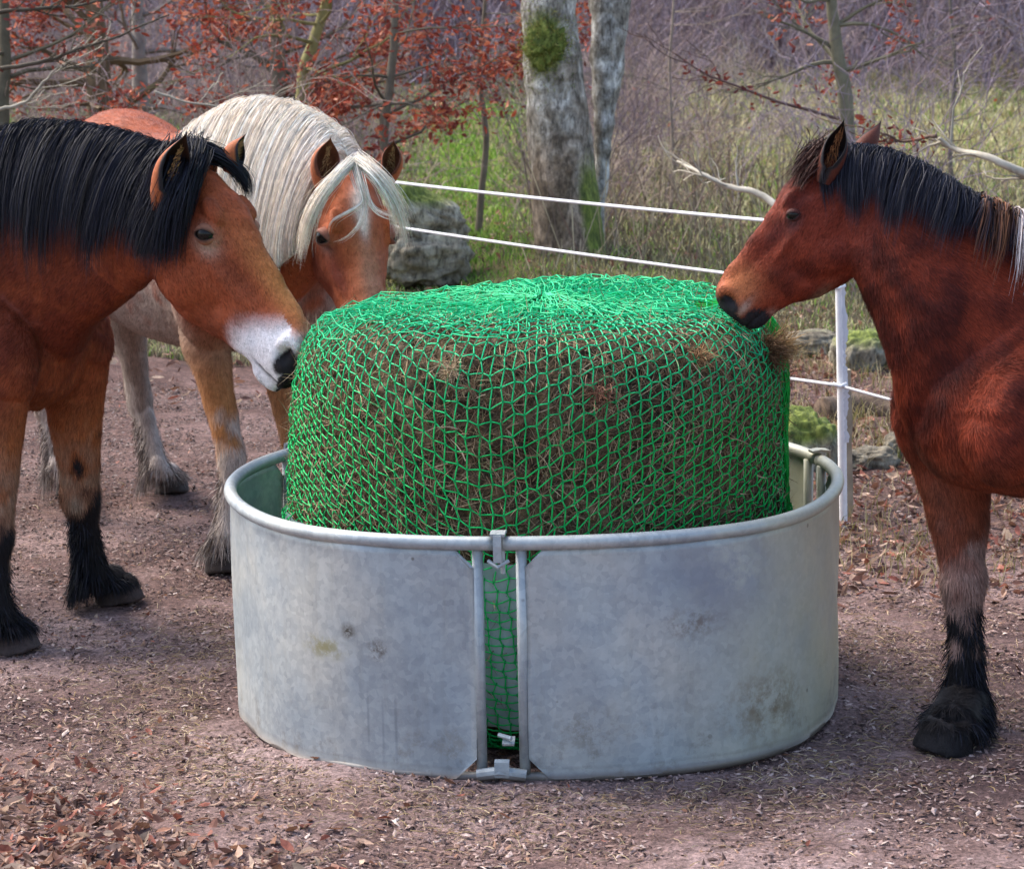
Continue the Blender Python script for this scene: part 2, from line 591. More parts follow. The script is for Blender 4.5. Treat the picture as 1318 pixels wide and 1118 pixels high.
def chips():
    """crushed bark and small stones on the yard: a mass nobody could count"""
    n = 165000
    x = rng.uniform(-2.6, 2.9, n); y = 6.2 + 8.9 * rng.random(n) ** 1.2
    keep = np.abs(x) < y * .235
    x, y = x[keep], y[keep]; n = len(x)
    z = ground_h(x, y)
    V0, F0 = ico(1) if False else (None, None)
    # flat irregular 4-sided flakes with thickness (tetra-like wedge)
    base = np.array([[1, 0, 0], [-.4, .8, .1], [-.8, -.3, 0], [.2, -.9, .12], [0, 0, .7], [0, 0, -.5]])
    fac = np.array([[0, 1, 4], [1, 2, 4], [2, 3, 4], [3, 0, 4]])
    s = .004 + .011 * rng.random(n) ** 2.2
    s *= np.clip(.8 + (9 - y) * .0, .8, 1)
    sc = np.stack([s * rng.uniform(.8, 2.2, n), s * rng.uniform(.5, 1, n), s * rng.uniform(.3, .8, n)], -1)
    a = rng.uniform(0, 2 * np.pi, n)
    tilt = rng.normal(0, .35, n)
    P0 = base[None] * sc[:, None]
    ca, sa = np.cos(a)[:, None], np.sin(a)[:, None]
    px = P0[..., 0] * np.cos(tilt)[:, None] - P0[..., 2] * np.sin(tilt)[:, None]
    pz = P0[..., 0] * np.sin(tilt)[:, None] + P0[..., 2] * np.cos(tilt)[:, None]
    V = np.stack([px * ca - P0[..., 1] * sa, px * sa + P0[..., 1] * ca, pz], -1) + np.stack([x, y, z + s * .3], -1)[:, None]
    F = (np.arange(n)[:, None, None] * 6 + fac[None]).reshape(-1, 3)
    pal = np.array([hexc(h) for h in ('5a4540', '7d655d', '937b75', 'a8938c', '43322f', '8a6a58', 'bfaea6', '6d5a5a')])
    pr = np.array([.2, .22, .2, .1, .15, .08, .015, .035])
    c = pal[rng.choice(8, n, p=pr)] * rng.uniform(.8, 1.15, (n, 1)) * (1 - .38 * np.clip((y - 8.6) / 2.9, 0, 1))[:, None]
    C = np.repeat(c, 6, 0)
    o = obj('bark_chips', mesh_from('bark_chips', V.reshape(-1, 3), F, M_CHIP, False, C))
    tag(o, 'pinkish brown crushed bark and grit covering the trampled yard', 'bark chips', kind='stuff')


chips()


def leaf_cloud(x, y, z, size, pal, tiltmax=.5, curl=.35):
    """curled leaf-shaped faces; returns V,F,C"""
    n = len(x)
    # leaf: 7 points along outline folded on the midrib
    L = np.array([[-1, 0, 0], [-.35, .42, .12], [.35, .36, .12], [1, 0, .05], [.35, -.36, .12], [-.35, -.42, .12], [0, 0, 0]], float)
    fac = np.array([[0, 6, 1], [1, 6, 2], [2, 6, 3], [3, 6, 4], [4, 6, 5], [5, 6, 0]])
    P0 = np.repeat(L[None], n, 0)
    P0[..., 1] *= rng.uniform(.6, 1.2, (n, 1)); P0[..., 2] *= rng.uniform(-1.5, 3, (n, 1))
    P0[..., 2] += curl * rng.uniform(-.6, 1.2, (n, 1)) * P0[..., 0] ** 2
    P0 *= size[:, None, None] * .5
    # random rotations
    a = rng.uniform(0, 2 * np.pi, n); t1 = rng.normal(0, tiltmax, n); t2 = rng.normal(0, tiltmax, n)
    def rot(Pq, i, j, ang):
        c, s = np.cos(ang)[:, None], np.sin(ang)[:, None]
        A = Pq[..., i] * c - Pq[..., j] * s; B = Pq[..., i] * s + Pq[..., j] * c
        Pq[..., i] = A; Pq[..., j] = B
    rot(P0, 0, 2, t1); rot(P0, 1, 2, t2); rot(P0, 0, 1, a)
    V = P0 + np.stack([x, y, z], -1)[:, None]
    F = (np.arange(n)[:, None, None] * 7 + fac[None]).reshape(-1, 3)
    c = pal[rng.integers(0, len(pal), n)] * rng.uniform(.6, 1.25, (n, 1))
    return V.reshape(-1, 3), F, np.repeat(c, 7, 0)


def litter():
    mb = MB()
    pal = np.array([hexc(h) for h in ('7a5446', '8f6754', 'a98a78', '5c4238', '86624f', 'b59c88', '6a4e48', '93594a')])
    # lower left corner of the yard
    n = 5600
    x = rng.uniform(-1.9, .1, n); y = rng.uniform(6.3, 8.0, n)
    dens = 1 / (1 + np.exp((x + .95 + (y - 6.8) * .95) * 6))
    k = rng.random(n) < dens + .01
    x, y = x[k], y[k]
    s = rng.uniform(.012, .05, len(x)) * np.clip(1.5 - (y - 6.6) * .5, .7, 1.5)
    mb.add(*[v for v in leaf_cloud(x, y, ground_h(x, y) + .01, s, pal)])
    # beneath and behind the fence at the right
    n = 9500
    x = rng.uniform(.9, 4.6, n); y = 9.3 + 9 * rng.random(n) ** 1.4
    k = (x > 1.05 + (y - 9.3) * .02) & (rng.random(n) < np.clip((y - 9.2) * 1.2, 0, 1))
    x, y = x[k], y[k]
    mb.add(*leaf_cloud(x, y, ground_h(x, y) + .015, rng.uniform(.03, .085, len(x)), pal))
    # sprinkled over the rest
    n = 1500
    x = rng.uniform(-2.6, 2.2, n); y = rng.uniform(6.6, 15, n)
    mb.add(*leaf_cloud(x, y, ground_h(x, y) + .006, rng.uniform(.012, .032, n), pal))
    n = 5000
    x = rng.uniform(-6, 7, n); y = rng.uniform(14, 30, n)
    mb.add(*leaf_cloud(x, y, ground_h(x, y) + .03, rng.uniform(.04, .09, n), pal))
    o = obj('leaf_litter', mb.mesh('leaf_litter', M_LEAF, False))
    tag(o, 'curled brown beech leaves scattered over the ground', 'leaf litter', kind='stuff')


litter()


def straw_bits():
    """loose hay trodden into the yard round the feeder"""
    n = 7000
    a = rng.uniform(-np.pi, np.pi, n); r = 1.12 + np.abs(rng.normal(0, .35, n))
    x = .09 + r * np.sin(a); y = 8.25 - r * np.cos(a)
    n2 = 1500
    x = np.concatenate([x, rng.uniform(-2.2, 2.2, n2)]); y = np.concatenate([y, rng.uniform(6.6, 12, n2)])
    n = len(x)
    L = rng.uniform(.02, .09, n); d = rng.uniform(0, 2 * np.pi, n); bend = rng.normal(0, .4, n)
    t = np.linspace(0, 1, 4)
    ang = d[:, None] + bend[:, None] * t[None]
    px = x[:, None] + np.cumsum(np.cos(ang), 1) * L[:, None] / 4
    py = y[:, None] + np.cumsum(np.sin(ang), 1) * L[:, None] / 4
    pz = ground_h(px, py) + .006 + rng.uniform(0, .012, (n, 1)) * np.sin(np.pi * t)[None]
    pal = np.array([hexc(h) for h in ('a08a6c', '7c6650', 'b9a585', '8f7a55')])
    V, F, C = ribbons(np.stack([px, py, pz], -1), rng.uniform(.0015, .003, n), col=pal[rng.integers(0, 4, n)])
    o = obj('loose_hay', mesh_from('loose_hay', V, F, M_HAY, False, C))
    tag(o, 'stray dry hay stalks trodden into the ground round the feeder', 'loose hay', kind='stuff')


straw_bits()

# ------------------------------------------------------------------ meadow grass
def grass(name, n, region, hgt, pal, label, seed, width=.006, dens=None, K=3):
    r = np.random.default_rng(seed)
    x, y = region(r, n)
    if dens is not None:
        k = r.random(len(x)) < dens(x, y)
        x, y = x[k], y[k]
    n = len(x)
    z = ground_h(x, y)
    clump = .5 + .5 * np.sin(x * 5 + 1.3 * np.sin(y * 3)) * np.sin(y * 4 + x)
    H = hgt(x, y, r) * (.6 + .7 * clump)
    d = r.uniform(0, 2 * np.pi, n); lean = r.uniform(.1, .9, n)
    t = np.linspace(0, 1, K)
    px = x[:, None] + np.cos(d)[:, None] * (H * lean)[:, None] * t[None] ** 2
    py = y[:, None] + np.sin(d)[:, None] * (H * lean)[:, None] * t[None] ** 2
    pz = z[:, None] + H[:, None] * (t[None] - .35 * lean[:, None] * t[None] ** 3)
    c = pal(x, y, r)
    w = np.broadcast_to(width, (n,)) if np.isscalar(width) else width(x, y)
    ang = r.normal(0, .6, n)
    wd = np.stack([np.cos(ang), np.sin(ang), np.zeros(n)], -1)[:, None]
    V, F, C = ribbons(np.stack([px, py, pz], -1), w, wd, c)
    o = obj(name, mesh_from(name, V, F, M_GRASS, False, C))
    tag(o, label, 'grass', kind='stuff')


def wedge(y0, y1, power=1.4):
    def f(r, n):
        y = y0 + (y1 - y0) * r.random(n) ** power
        x = r.uniform(-1, 1, n) * (y * .235 + .4)
        return x, y
    return f


def meadow_pal(x, y, r):
    green = np.array([hexc(h) for h in ('6f9436', '84a644', '587c2e', '98aa54')])
    straw = np.array([hexc(h) for h in ('b0a87a', 'c4bb8c', '9a9468', 'a4946c', 'cdc69a')])
    dark = np.array([hexc(h) for h in ('6a6650', '77705a', '5c5244', '7d7860')])
    n = len(x)
    px = 659 + x / y * FPX
    g = np.exp(-((px - 610) / 85) ** 2) * (y < 45) * .95 + np.exp(-((px - 60) / 190) ** 2) * .75 * (y > 28)
    g = np.maximum(g, .12)
    s = np.clip((y - 24) / 14, 0, 1) * (px > 780) * .9 + .25
    u = r.random(n)
    c = dark[r.integers(0, 4, n)]
    k = u < s; c[k] = straw[r.integers(0, 5, k.sum())]
    k = r.random(n) < g; c[k] = green[r.integers(0, 4, k.sum())]
    return c * r.uniform(.75, 1.2, (n, 1))


grass('meadow_grass', 170000, wedge(16.3, 64), lambda x, y, r: (.06 + .0035 * (y - 13)) * np.where(np.abs(659 + x / y * FPX - 610) < 90, .7, 1) * r.uniform(.5, 1.5, len(x)),
      meadow_pal, 'rough green and straw coloured grass of the meadow beyond the fence', 3,
      width=lambda x, y: .004 + .0009 * (y - 12))
grass('dry_grass', 16000, lambda r, n: (r.uniform(1.0, 4.6, n), 9.6 + 8.5 * r.random(n) ** .8), lambda x, y, r: r.uniform(.04, .16, len(x)),
      lambda x, y, r: np.array([hexc(h) for h in ('a3936c', '8c7c55', 'b5a987', '6f6f3a')])[r.integers(0, 4, len(x))],
      'thin dry grass tufts among leaves beside the fence', 5, width=.004,
      dens=lambda x, y: (.2 + .8 * (np.sin(x * 4 + y * 2) > .1)) * (x > 1.1))

# ------------------------------------------------------------------ trees and shrubs
def branch(mb, p, d, length, r0, depth, r, col, spread=.6, kids=3, wob=.25, up=.15, tips=None, nseg=6, minr=.003, sides=5):
    pts = [np.array(p, float)]
    d = norm(np.array(d, float))
    for i in range(nseg):
        d = norm(d + r.normal(0, wob / math.sqrt(nseg) * 1.2, 3) + np.array([0, 0, up / nseg]))
        pts.append(pts[-1] + d * length / nseg)
    pts = np.array(pts)
    rad = np.maximum(r0 * (1 - .75 * np.linspace(0, 1, nseg + 1)), minr)
    V, F = tube(pts, rad, sides if r0 > .012 else 3, cap=False)
    mb.add(V, F[0], col * r.uniform(.8, 1.2))
    if tips is not None and depth <= 1:
        for q in pts[2:]:
            tips.append(q)
    if depth > 0:
        for k in range(kids):
            f = r.uniform(.25, .98)
            i = min(int(f * nseg), nseg - 1)
            q = pts[i] + (pts[i + 1] - pts[i]) * (f * nseg - i)
            dd = norm(norm(pts[i + 1] - pts[i]) + spread * norm(r.normal(size=3)) + np.array([0, 0, up]))
            branch(mb, q, dd, length * r.uniform(.4, .65), rad[i] * .55, depth - 1, r, col, spread, kids, wob, up, tips, max(3, nseg - 1), minr, sides)
    return pts


def shrub_mesh(seed, h, stems, col, spread=.25, kids=3):
    r = np.random.default_rng(seed)
    mb = MB()
    for i in range(stems):
        a = r.uniform(0, 2 * np.pi)
        q = np.array([math.cos(a), math.sin(a), 0]) * r.uniform(0, .35)
        d = np.array([math.cos(a) * spread * r.random(), math.sin(a) * spread * r.random(), 1])
        branch(mb, q, d, h * r.uniform(.5, 1), r.uniform(.005, .010), 2, r, col, .9, kids + 1, .4, .12, None, 5, .0024)
    return mb.mesh('bare_shrub', M_STICK, False)


cols = [hexc('85716a'), hexc('94807a'), hexc('73636a'), hexc('a09082'), hexc('8a7a84')]
shrubs = [shrub_mesh(100 + i, [1.6, 2.2, 2.8, 1.3, 2.5, 1.9][i], [9, 8, 9, 10, 7, 9][i], cols[i % 5]) for i in range(6)]
r_ = np.random.default_rng(11)
cnt = 0
while cnt < 150:
    y = 17.5 + 36 * r_.random() ** .9
    x = r_.uniform(-1, 1) * (y * .225 + .5)
    px = 659 + x / y * FPX
    if y < 34 and 540 < px < 680 and r_.random() < .9: continue
    if y < 30 and px < 350 and r_.random() < .5: continue
    if y < 22 and r_.random() < .5: continue
    if 660 < px < 810 and y < 21.5: continue
    if y > 22 and px > 930 and r_.random() < .85: continue
    if px < 700 and px > 480 and r_.random() < .8: continue
    o = obj('bare_shrub', shrubs[r_.integers(0, 6)], None, (x, y, float(ground_h(x, y)) - .03))
    o.rotation_euler = (r_.normal(0, .06), r_.normal(0, .06), r_.uniform(0, 6.28))
    s = r_.uniform(.6, 1.15)
    o.scale = (s, s, s * r_.uniform(.85, 1.2))
    tag(o, 'leafless brown twiggy shrub standing in the meadow beyond the fence', 'shrub', 'bare shrubs in the meadow')
    cnt += 1


def far_wood():
    r = np.random.default_rng(21)
    mb = MB()
    n = 1500
    y = 56 + 60 * r.random(n) ** 1.2; x = r.uniform(-1, 1, n) * (y * .26 + 8)
    H = r.uniform(5, 15, n)
    lean = r.normal(0, .05, (n, 2))
    for i in range(n):
        z0 = float(ground_h(x[i], y[i])) - .2
        k = np.linspace(0, 1, 5)[:, None]
        wob = np.cumsum(r.normal(0, .1, (5, 2)), 0)
        p = np.hstack([x[i] + lean[i, 0] * H[i] * k + wob[:, :1], y[i] + lean[i, 1] * H[i] * k + wob[:, 1:], z0 + H[i] * k])
        c = cols[i % 5] * np.array([.95, .9, 1.1]) * r.uniform(.5, 1.25)
        V, F = tube(p, r.uniform(.02, .11) * (1.1 - .8 * k[:, 0]), 4, False)
        mb.add(V, F[0], c)
    # fine twigs filling the thicket
    m = 60000
    y = 50 + 62 * r.random(m) ** 1.1; x = r.uniform(-1, 1, m) * (y * .24 + 4)
    z = r.random(m) ** 1.3 * 7.5
    d = norm(np.stack([r.normal(0, .45, m), r.normal(0, .3, m), r.uniform(.3, 1.3, m)], -1))
    L = r.uniform(.5, 2.4, m)
    p0 = np.stack([x, y, z + ground_h(x, y)], -1)
    V, F = segs(p0, p0 + d * L[:, None], r.uniform(.006, .016, m))
    pal = np.array([hexc(h) for h in ('96848e', '85757e', 'a5949c', '75646a', '8f7c7a', 'ab9ca6')])
    c = pal[r.integers(0, 6, m)] * r.uniform(.7, 1.2, (m, 1))
    mb.add(V, F, np.repeat(c, 6, 0))
    o = obj('far_wood', mb.mesh('far_wood', M_STICK, False))
    tag(o, 'dense leafless purple brown wood closing the far side of the meadow', 'wood', kind='stuff')
    # low undergrowth in the meadow: thin upright dead stems
    m = 7500
    y = 15.5 + 38 * r.random(m); x = r.uniform(-1, 1, m) * (y * .23 + .3)
    px = 659 + x / y * FPX
    k = (y > 19) & ~((px > 545) & (px < 670) & (y < 40) & (r.random(m) < .93)) & ((px > 300) | (r.random(m) < .4)) & ((px < 950) | (y < 22) | (r.random(m) < .15)) & ((px > 680) | (px < 480) | (r.random(m) < .1)) & (y > 17)
    x, y = x[k], y[k]; m = len(x)
    H = r.uniform(.1, .8, m) ** 1.3 * (1 + .01 * y)
    p0 = np.stack([x, y, ground_h(x, y)], -1)
    p1 = p0 + np.stack([r.normal(0, .38, m), r.normal(0, .3, m), np.ones(m)], -1) * H[:, None]
    V, F = segs(p0, p1, .0016 + .00011 * y)
    pal = np.array([hexc(h) for h in ('8f7c6c', 'a5947c', '75645a', 'b5a688', '84665c')])
    c = pal[r.integers(0, 5, m)] * r.uniform(.7, 1.2, (m, 1))
    o = obj('dead_stems', mesh_from('dead_stems', V, F, M_STICK, False, np.repeat(c, 6, 0)))
    tag(o, 'thin upright dead weed stems filling the rough meadow', 'weeds', kind='stuff')


far_wood()


def bark_mat(name, stops, scale=5, moss=None):
    m, nt, b = new_mat(name)
    tc = N(nt, 'ShaderNodeTexCoord'); co = tc.outputs['Object']
    n = noise_node(nt, scale, 6, .7, co, .4)
    c = ramp(nt, n.outputs[0], stops).outputs[0]
    mp = N(nt, 'ShaderNodeMapping'); mp.inputs['Scale'].default_value = (1, 1, .35); nt.links.new(co, mp.inputs[0])
    n2 = noise_node(nt, 28, 6, .75, mp.outputs[0])
    sp = ramp(nt, n2.outputs[0], [(.36, (.22, .2, .18)), (.5, (1, 1, 1)), (.64, (1.5, 1.5, 1.45))])
    c = mix(nt, c, sp.outputs[0], .95, 'MULTIPLY')
    at = N(nt, 'ShaderNodeAttribute', attribute_name='Col')
    c = mix(nt, c, at.outputs['Color'], 1, 'MULTIPLY')
    if moss:
        sx = N(nt, 'ShaderNodeAttribute', attribute_name='Moss')
        mn = noise_node(nt, 14, 5, .7, co)
        mm = N(nt, 'ShaderNodeMath', operation='MULTIPLY_ADD')
        nt.links.new(sx.outputs['Fac'], mm.inputs[0]); mm.inputs[1].default_value = 2.2
        ms = N(nt, 'ShaderNodeMath', operation='SUBTRACT'); nt.links.new(mn.outputs[0], ms.inputs[1]); ms.inputs[0].default_value = 0
        nt.links.new(ms.outputs[0], mm.inputs[2]); mm.use_clamp = True
        mc = ramp(nt, n2.outputs[0], [(.35, hexc('3c481a')), (.5, hexc('66722e')), (.62, hexc('8a9440'))])
        c = mix(nt, c, mc.outputs[0], mm.outputs[0])
    nt.links.new(c, b.inputs['Base Color'])
    b.inputs['Roughness'].default_value = .85
    bump(nt, b, n2.outputs[0], .7, .03)
    return m


M_BARK = bark_mat('lichen_bark', [(.34, hexc('5e564c')), (.46, hexc('8d887e')), (.55, hexc('aaa8a2')), (.66, hexc('dcdcd8'))], 7, True)
M_STONE = bark_mat('mossy_stone', [(.3, hexc('5a5040')), (.5, hexc('8d8370')), (.65, hexc('b0a996'))], 4, True)


def set_moss(me, w):
    a = me.attributes.new('Moss', 'FLOAT', 'POINT')
    a.data.foreach_set('value', np.asarray(w, np.float32))


def trunk(name, ctrl, parent, seed, lower_brown=True, moss_fn=None):
    """ctrl rows: px centre, py, half width px, Y ; built up from below ground to above the frame"""
    rows = []
    for px, py, hw, Y in ctrl:
        c = P(px, py, Y)
        rows.append([*c, hw / FPX * Y])
    rows = catmull(rows, 60)
    path, rad = rows[:, :3], rows[:, 3]
    n = 40
    ph = np.linspace(0, 2 * np.pi, n, endpoint=False)
    rings = path[:, None] + rad[:, None, None] * np.stack([np.cos(ph), np.sin(ph), 0 * ph], -1)[None]
    V, F = loft(rings)
    nz = vnoise(V, 3.0, seed, 4)
    c = np.repeat(path, n, 0); c = np.vstack([c, path[:1], path[-1:]])
    out = norm(V - c)
    V = V + out * (nz * .022)[:, None]
    h = V[:, 2]
    br = np.clip((1.75 - h + nz * .7) / 1.0, 0, 1)[:, None] if lower_brown else np.zeros((len(V), 1))
    col = (1 - br) * (np.array([1.0, .97, .93]) if lower_brown else np.array([1.0, 1.0, 1.0]) * 1.0) + br * np.array([.55, .42, .32])
    me = mesh_from(name, V, F, M_BARK, True, np.minimum(col, 1))
    set_moss(me, moss_fn(V, out) if moss_fn else np.zeros(len(V)))
    return obj(name, me, parent)


def put(world_mesh_obj, root):
    """keep a mesh built in world coordinates in place under its root"""
    world_mesh_obj.matrix_parent_inverse = Matrix.Translation(root.location).inverted()


# twin-stemmed tree behind the fence
TY = 20.2
tb = G(738, 366)
t1 = empty('lichen_tree', tb, 'grey lichen covered twin stemmed tree with a green moss pad high on its thick stem', 'tree')
m0 = P(700, 55, TY - .25); m1 = P(775, 330, TY)


def moss1(V, out):
    d = np.linalg.norm((V - m0) / np.array([.17, .35, .27]), axis=1)
    w = np.clip(1.3 - d, 0, 1)
    right = np.clip(out[:, 0] * 2.2 - .5, 0, 1) * np.clip((1.15 - V[:, 2]) / .5, 0, 1)
    return np.maximum(w, right * 1.0)


a = trunk('trunk', [(742, 395, 66, TY), (740, 360, 52, TY), (731, 290, 45, TY), (723, 200, 42, TY), (713, 110, 39, TY), (707, 20, 35, TY), (704, -120, 33, TY), (700, -330, 30, TY), (690, -700, 16, TY)], t1, 1, True, moss1)
put(a, t1)
a = trunk('trunk', [(766, 340, 10, TY + .2), (771, 250, 9, TY + .3), (777, 170, 12, TY + .35), (781, 90, 20, TY + .4), (785, 0, 26, TY + .4), (793, -140, 28, TY + .5), (800, -350, 22, TY + .6), (815, -650, 12, TY + .8)], t1, 2, False, lambda V, o: np.zeros(len(V)))
put(a, t1)
# moss pad: a low cushion set into the bark, overgrown with short moss shoots
mc_ = P(702, 60, TY - .20)
V = ICO4[0].copy(); V = V * (1 + .6 * vnoise(V, 2.2, 5)[:, None]) * np.array([.13, .075, .18]) + mc_
me = mesh_from('moss_pad', V, ICO4[1], M_BARK, True, np.ones((len(V), 3)) * .8); set_moss(me, np.ones(len(V)))
a = obj('moss_pad', me, t1); put(a, t1)
rr = np.random.default_rng(70)
n_ = 5200
i_ = rr.integers(0, len(V), n_)
o_ = norm(V[i_] - mc_)
spr = rr.normal(0, .02, (n_, 3))
q_ = V[i_] + spr + (rr.random((n_, 1)) < .45) * rr.normal(0, .085, (n_, 3)) * np.array([.8, .15, 1.5])
q_[:, 1] = np.maximum(q_[:, 1], mc_[1] - .10)
pth = q_[:, None] + (o_ * .6 + rr.normal(0, .5, (n_, 3)))[:, None] * np.linspace(0, .022, 3)[None, :, None]
pal = np.array([hexc(h) for h in ('74823a', '5e6c2c', '8c9448', '4a5826', '8a7a44', 'a09c58')])
V2, F2, C2 = ribbons(pth, np.full(n_, .006), col=pal[rr.integers(0, 6, n_)])
a = obj('moss_shoots', mesh_from('moss_shoots', V2, F2, M_GRASS, False, C2), t1); put(a, t1)
mb = MB(); rr = np.random.default_rng(77); tips = []
for q, h in ((P(706, -200, TY), 2.2), (P(786, -220, TY), 2.4), (P(700, -420, TY), 2)):
    for k in range(5):
        branch(mb, q + rr.normal(0, .1, 3), [rr.normal(), rr.normal(), .5], h, .05, 3, rr, hexc('8b857c'), .7, 3, .3, .1)
a = obj('crown', mb.mesh('crown', M_STICK), t1); put(a, t1)


def leafy_tree(name, stem, r0, Y, seed, nb, bl, leaf_n, label, cat, group=None, stemcol='6f675a', leafbox=None, kids=3, red=True):
    """sapling that keeps its red-brown leaves: stem in pixels, side branches, leaf clusters"""
    r = np.random.default_rng(seed)
    root = empty(name, G(stem[0][0], stem[0][1]) if stem[0][2] is None else P(*stem[0]), label, cat, group)
    pts = [P(px, py, Y) for px, py, *_ in stem]
    base = pts[0].copy(); base[2] = ground_h(base[0], base[1]) - .05
    root.location = tuple(base)
    pts[0] = base
    path = catmull(pts, 26)
    path[1:, :2] += np.cumsum(r.normal(0, .004, (25, 2)), 0)
    rad = r0 * (1 - .7 * np.linspace(0, 1, 26))
    V, F = tube(path, rad, 8)
    me = mesh_from('trunk', V, F, M_STICK, True, np.ones((len(V), 3)) * hexc(stemcol))
    put(obj('trunk', me, root), root)
    mb = MB(); tips = []
    for k in range(nb):
        i = r.integers(5, 25)
        a = r.uniform(0, 2 * np.pi)
        d = [math.cos(a), math.sin(a) * .7, r.uniform(-.05, .5)]
        branch(mb, path[i], d, bl * r.uniform(.5, 1.1), max(rad[i] * .4, .006), 2, r, hexc(stemcol) * .8, .5, kids, .3, .0, tips, 6, .0028)
    put(obj('branches', mb.mesh('branches', M_STICK), root), root)
    if leaf_n:
        tips = np.array(tips)
        # clusters: leaves gather on some of the twigs only
        cc = tips[r.choice(len(tips), max(3, len(tips) // 9), replace=False)]
        q = cc[r.integers(0, len(cc), leaf_n)] + r.normal(0, .10, (leaf_n, 3)) * np.array([1, 1, .8])
        if leafbox is not None:
            q = q[leafbox(659 + q[:, 0] / q[:, 1] * FPX, q[:, 2])]
        pal = np.array([hexc(h) for h in ('9c4434', 'b2543c', '86382c', 'bd6a4a', '9a4e40', 'c4846a', '743832')])
        V, F, C = leaf_cloud(q[:, 0], q[:, 1], q[:, 2], rng.uniform(.04, .09, len(q)), pal, 1.0)
        put(obj('leaves', mesh_from('leaves', V, F, M_LEAF, False, C), root), root)
    return root


leafy_tree('beech_sapling', [(505, 330, None), (492, 190), (503, 100), (510, 0), (512, -160), (516, -330)], .05, 21, 1, 22, 1.1, 4600,
           'thin dark stemmed beech sapling with red leaves, right of the pale maned horse', 'tree')
leafy_tree('beech_sapling', [(372, 330, None), (362, 160), (355, 60), (350, -60), (348, -300)], .10, 22.5, 2, 22, 1.1, 3400,
           'grey green stemmed young beech with red leaves above the pale mane', 'tree')
leafy_tree('beech_sapling', [(385, 330, None), (390, 120), (405, 50), (430, -40), (470, -240)], .07, 21.5, 3, 14, 1.0, 1500,
           'slanting pale yellow green stem leaning right above the pale mane', 'tree', stemcol='8a8458')
leafy_tree('beech_tree', [(128, 330, None), (130, 150), (128, 60), (122, -40), (118, -340)], .16, 24, 4, 22, 1.2, 4200,
           'brown barked beech with hanging red leaf clumps above the black mane', 'tree', stemcol='6b5a45')
leafy_tree('birch_tree', [(182, 330, None), (181, 150), (180, 60), (179, -60), (178, -340)], .11, 26, 5, 12, 1.3, 500,
           'slim pale grey trunk just right of the brown barked beech', 'tree', stemcol='857c76')
leafy_tree('beech_sapling', [(5, 330, None), (2, 150), (6, 60), (2, -60), (-5, -300)], .07, 20, 6, 12, 1.5, 1000,
           'dark mossy stem at the left edge with bare drooping branches', 'tree', stemcol='5a5344')
leafy_tree('beech_sapling', [(615, 300, None), (628, 190), (620, 90), (630, 0), (634, -240)], .035, 23, 8, 14, .9, 1300,
           'slender beech sapling with sparse red leaves just left of the lichen tree', 'tree')
leafy_tree('young_oak', [(1098, 330, None), (1090, 150), (1082, 80), (1076, 0), (1070, -100), (1065, -260)], .075, 20.5, 7, 18, .85, 1500,
           'thin mossy tree with few dark red leaves above the ears of the right hand horse', 'tree', stemcol='7b7560',
           leafbox=lambda px, z: (px > 985) & (px < 1175))
leafy_tree('birch_sapling', [(860, 330, None), (866, 200), (862, 90), (868, -20), (872, -200)], .022, 27, 12, 16, 1.1, 60,
           'hair thin birch sapling in the meadow between lichen tree and right hand horse', 'tree', stemcol='8a7c70')
leafy_tree('birch_sapling', [(1222, 330, None), (1220, 200), (1224, 90), (1218, -20), (1216, -200)], .035, 30, 13, 14, 1.1, 40,
           'thin upright grey sapling in the meadow behind the neck of the right hand horse', 'tree', stemcol='6b6258')


def loose_branch(name, ctrl, r0, col, label, seed, red=0):
    r = np.random.default_rng(seed)
    pts = catmull([P(*c) for c in ctrl], 22)
    pts += np.cumsum(r.normal(0, .004, pts.shape), 0)
    mb = MB()
    V, F = tube(pts, r0 * (1 - .7 * np.linspace(0, 1, 22)), 7)
    mb.add2(V, F, hexc(col))
    for k in range(7):
        i = r.integers(4, 20)
        branch(mb, pts[i], norm(pts[i + 1] - pts[i]) + r.normal(0, .5, 3), .5 * r.uniform(.4, 1), r0 * .35, 1, r, hexc(col) * .85, .5, 2, .3, .1)
    root = empty(name, pts[0], label, 'branch')
    put(obj('twigs', mb.mesh('twigs', M_STICK, True), root), root)
    if red:
        q = pts[r.integers(2, 20, red)] + r.normal(0, .05, (red, 3))
        pal = np.array([hexc(h) for h in ('7a3a2c', '8e4636', '6a302a')])
        V, F, C = leaf_cloud(q[:, 0], q[:, 1], q[:, 2], rng.uniform(.04, .07, red), pal, 1.0)
        put(obj('leaves', mesh_from('leaves', V, F, M_LEAF, False, C), root), root)


loose_branch('dead_branch', [(1010, 275, 15.5), (975, 250, 15.6), (935, 238, 15.7), (905, 222, 15.8), (878, 206, 16)], .026, 'b0a898',
             'pale bare branch ending just left of the right hand horse face', 31)
loose_branch('dead_branch', [(1370, 250, 15), (1318, 222, 15), (1270, 202, 15), (1225, 190, 15.2), (1205, 176, 15.2)], .034, 'a8a090',
             'pale lichen covered branch reaching in behind the dark mane at the right', 32)
loose_branch('dead_branch', [(1205, 176, 15.2), (1165, 183, 15.4), (1130, 172, 15.4), (1100, 165, 15.5)], .012, '5c4a40',
             'thin dark twig with shrivelled leaves behind the ears of the right hand horse', 33, 60)
loose_branch('dead_branch', [(1080, 155, 19), (1000, 132, 18.5), (940, 112, 18.2), (905, 96, 18), (865, 70, 18)], .014, '6b5550',
             'thin reddish twig arching over the meadow right of the lichen tree', 34, 50)
loose_branch('dead_branch', [(0, 142, 17), (35, 130, 17), (60, 108, 17), (80, 86, 17)], .013, '9c9484',
             'thin whitish branch rising over the black mane at the left edge', 35)
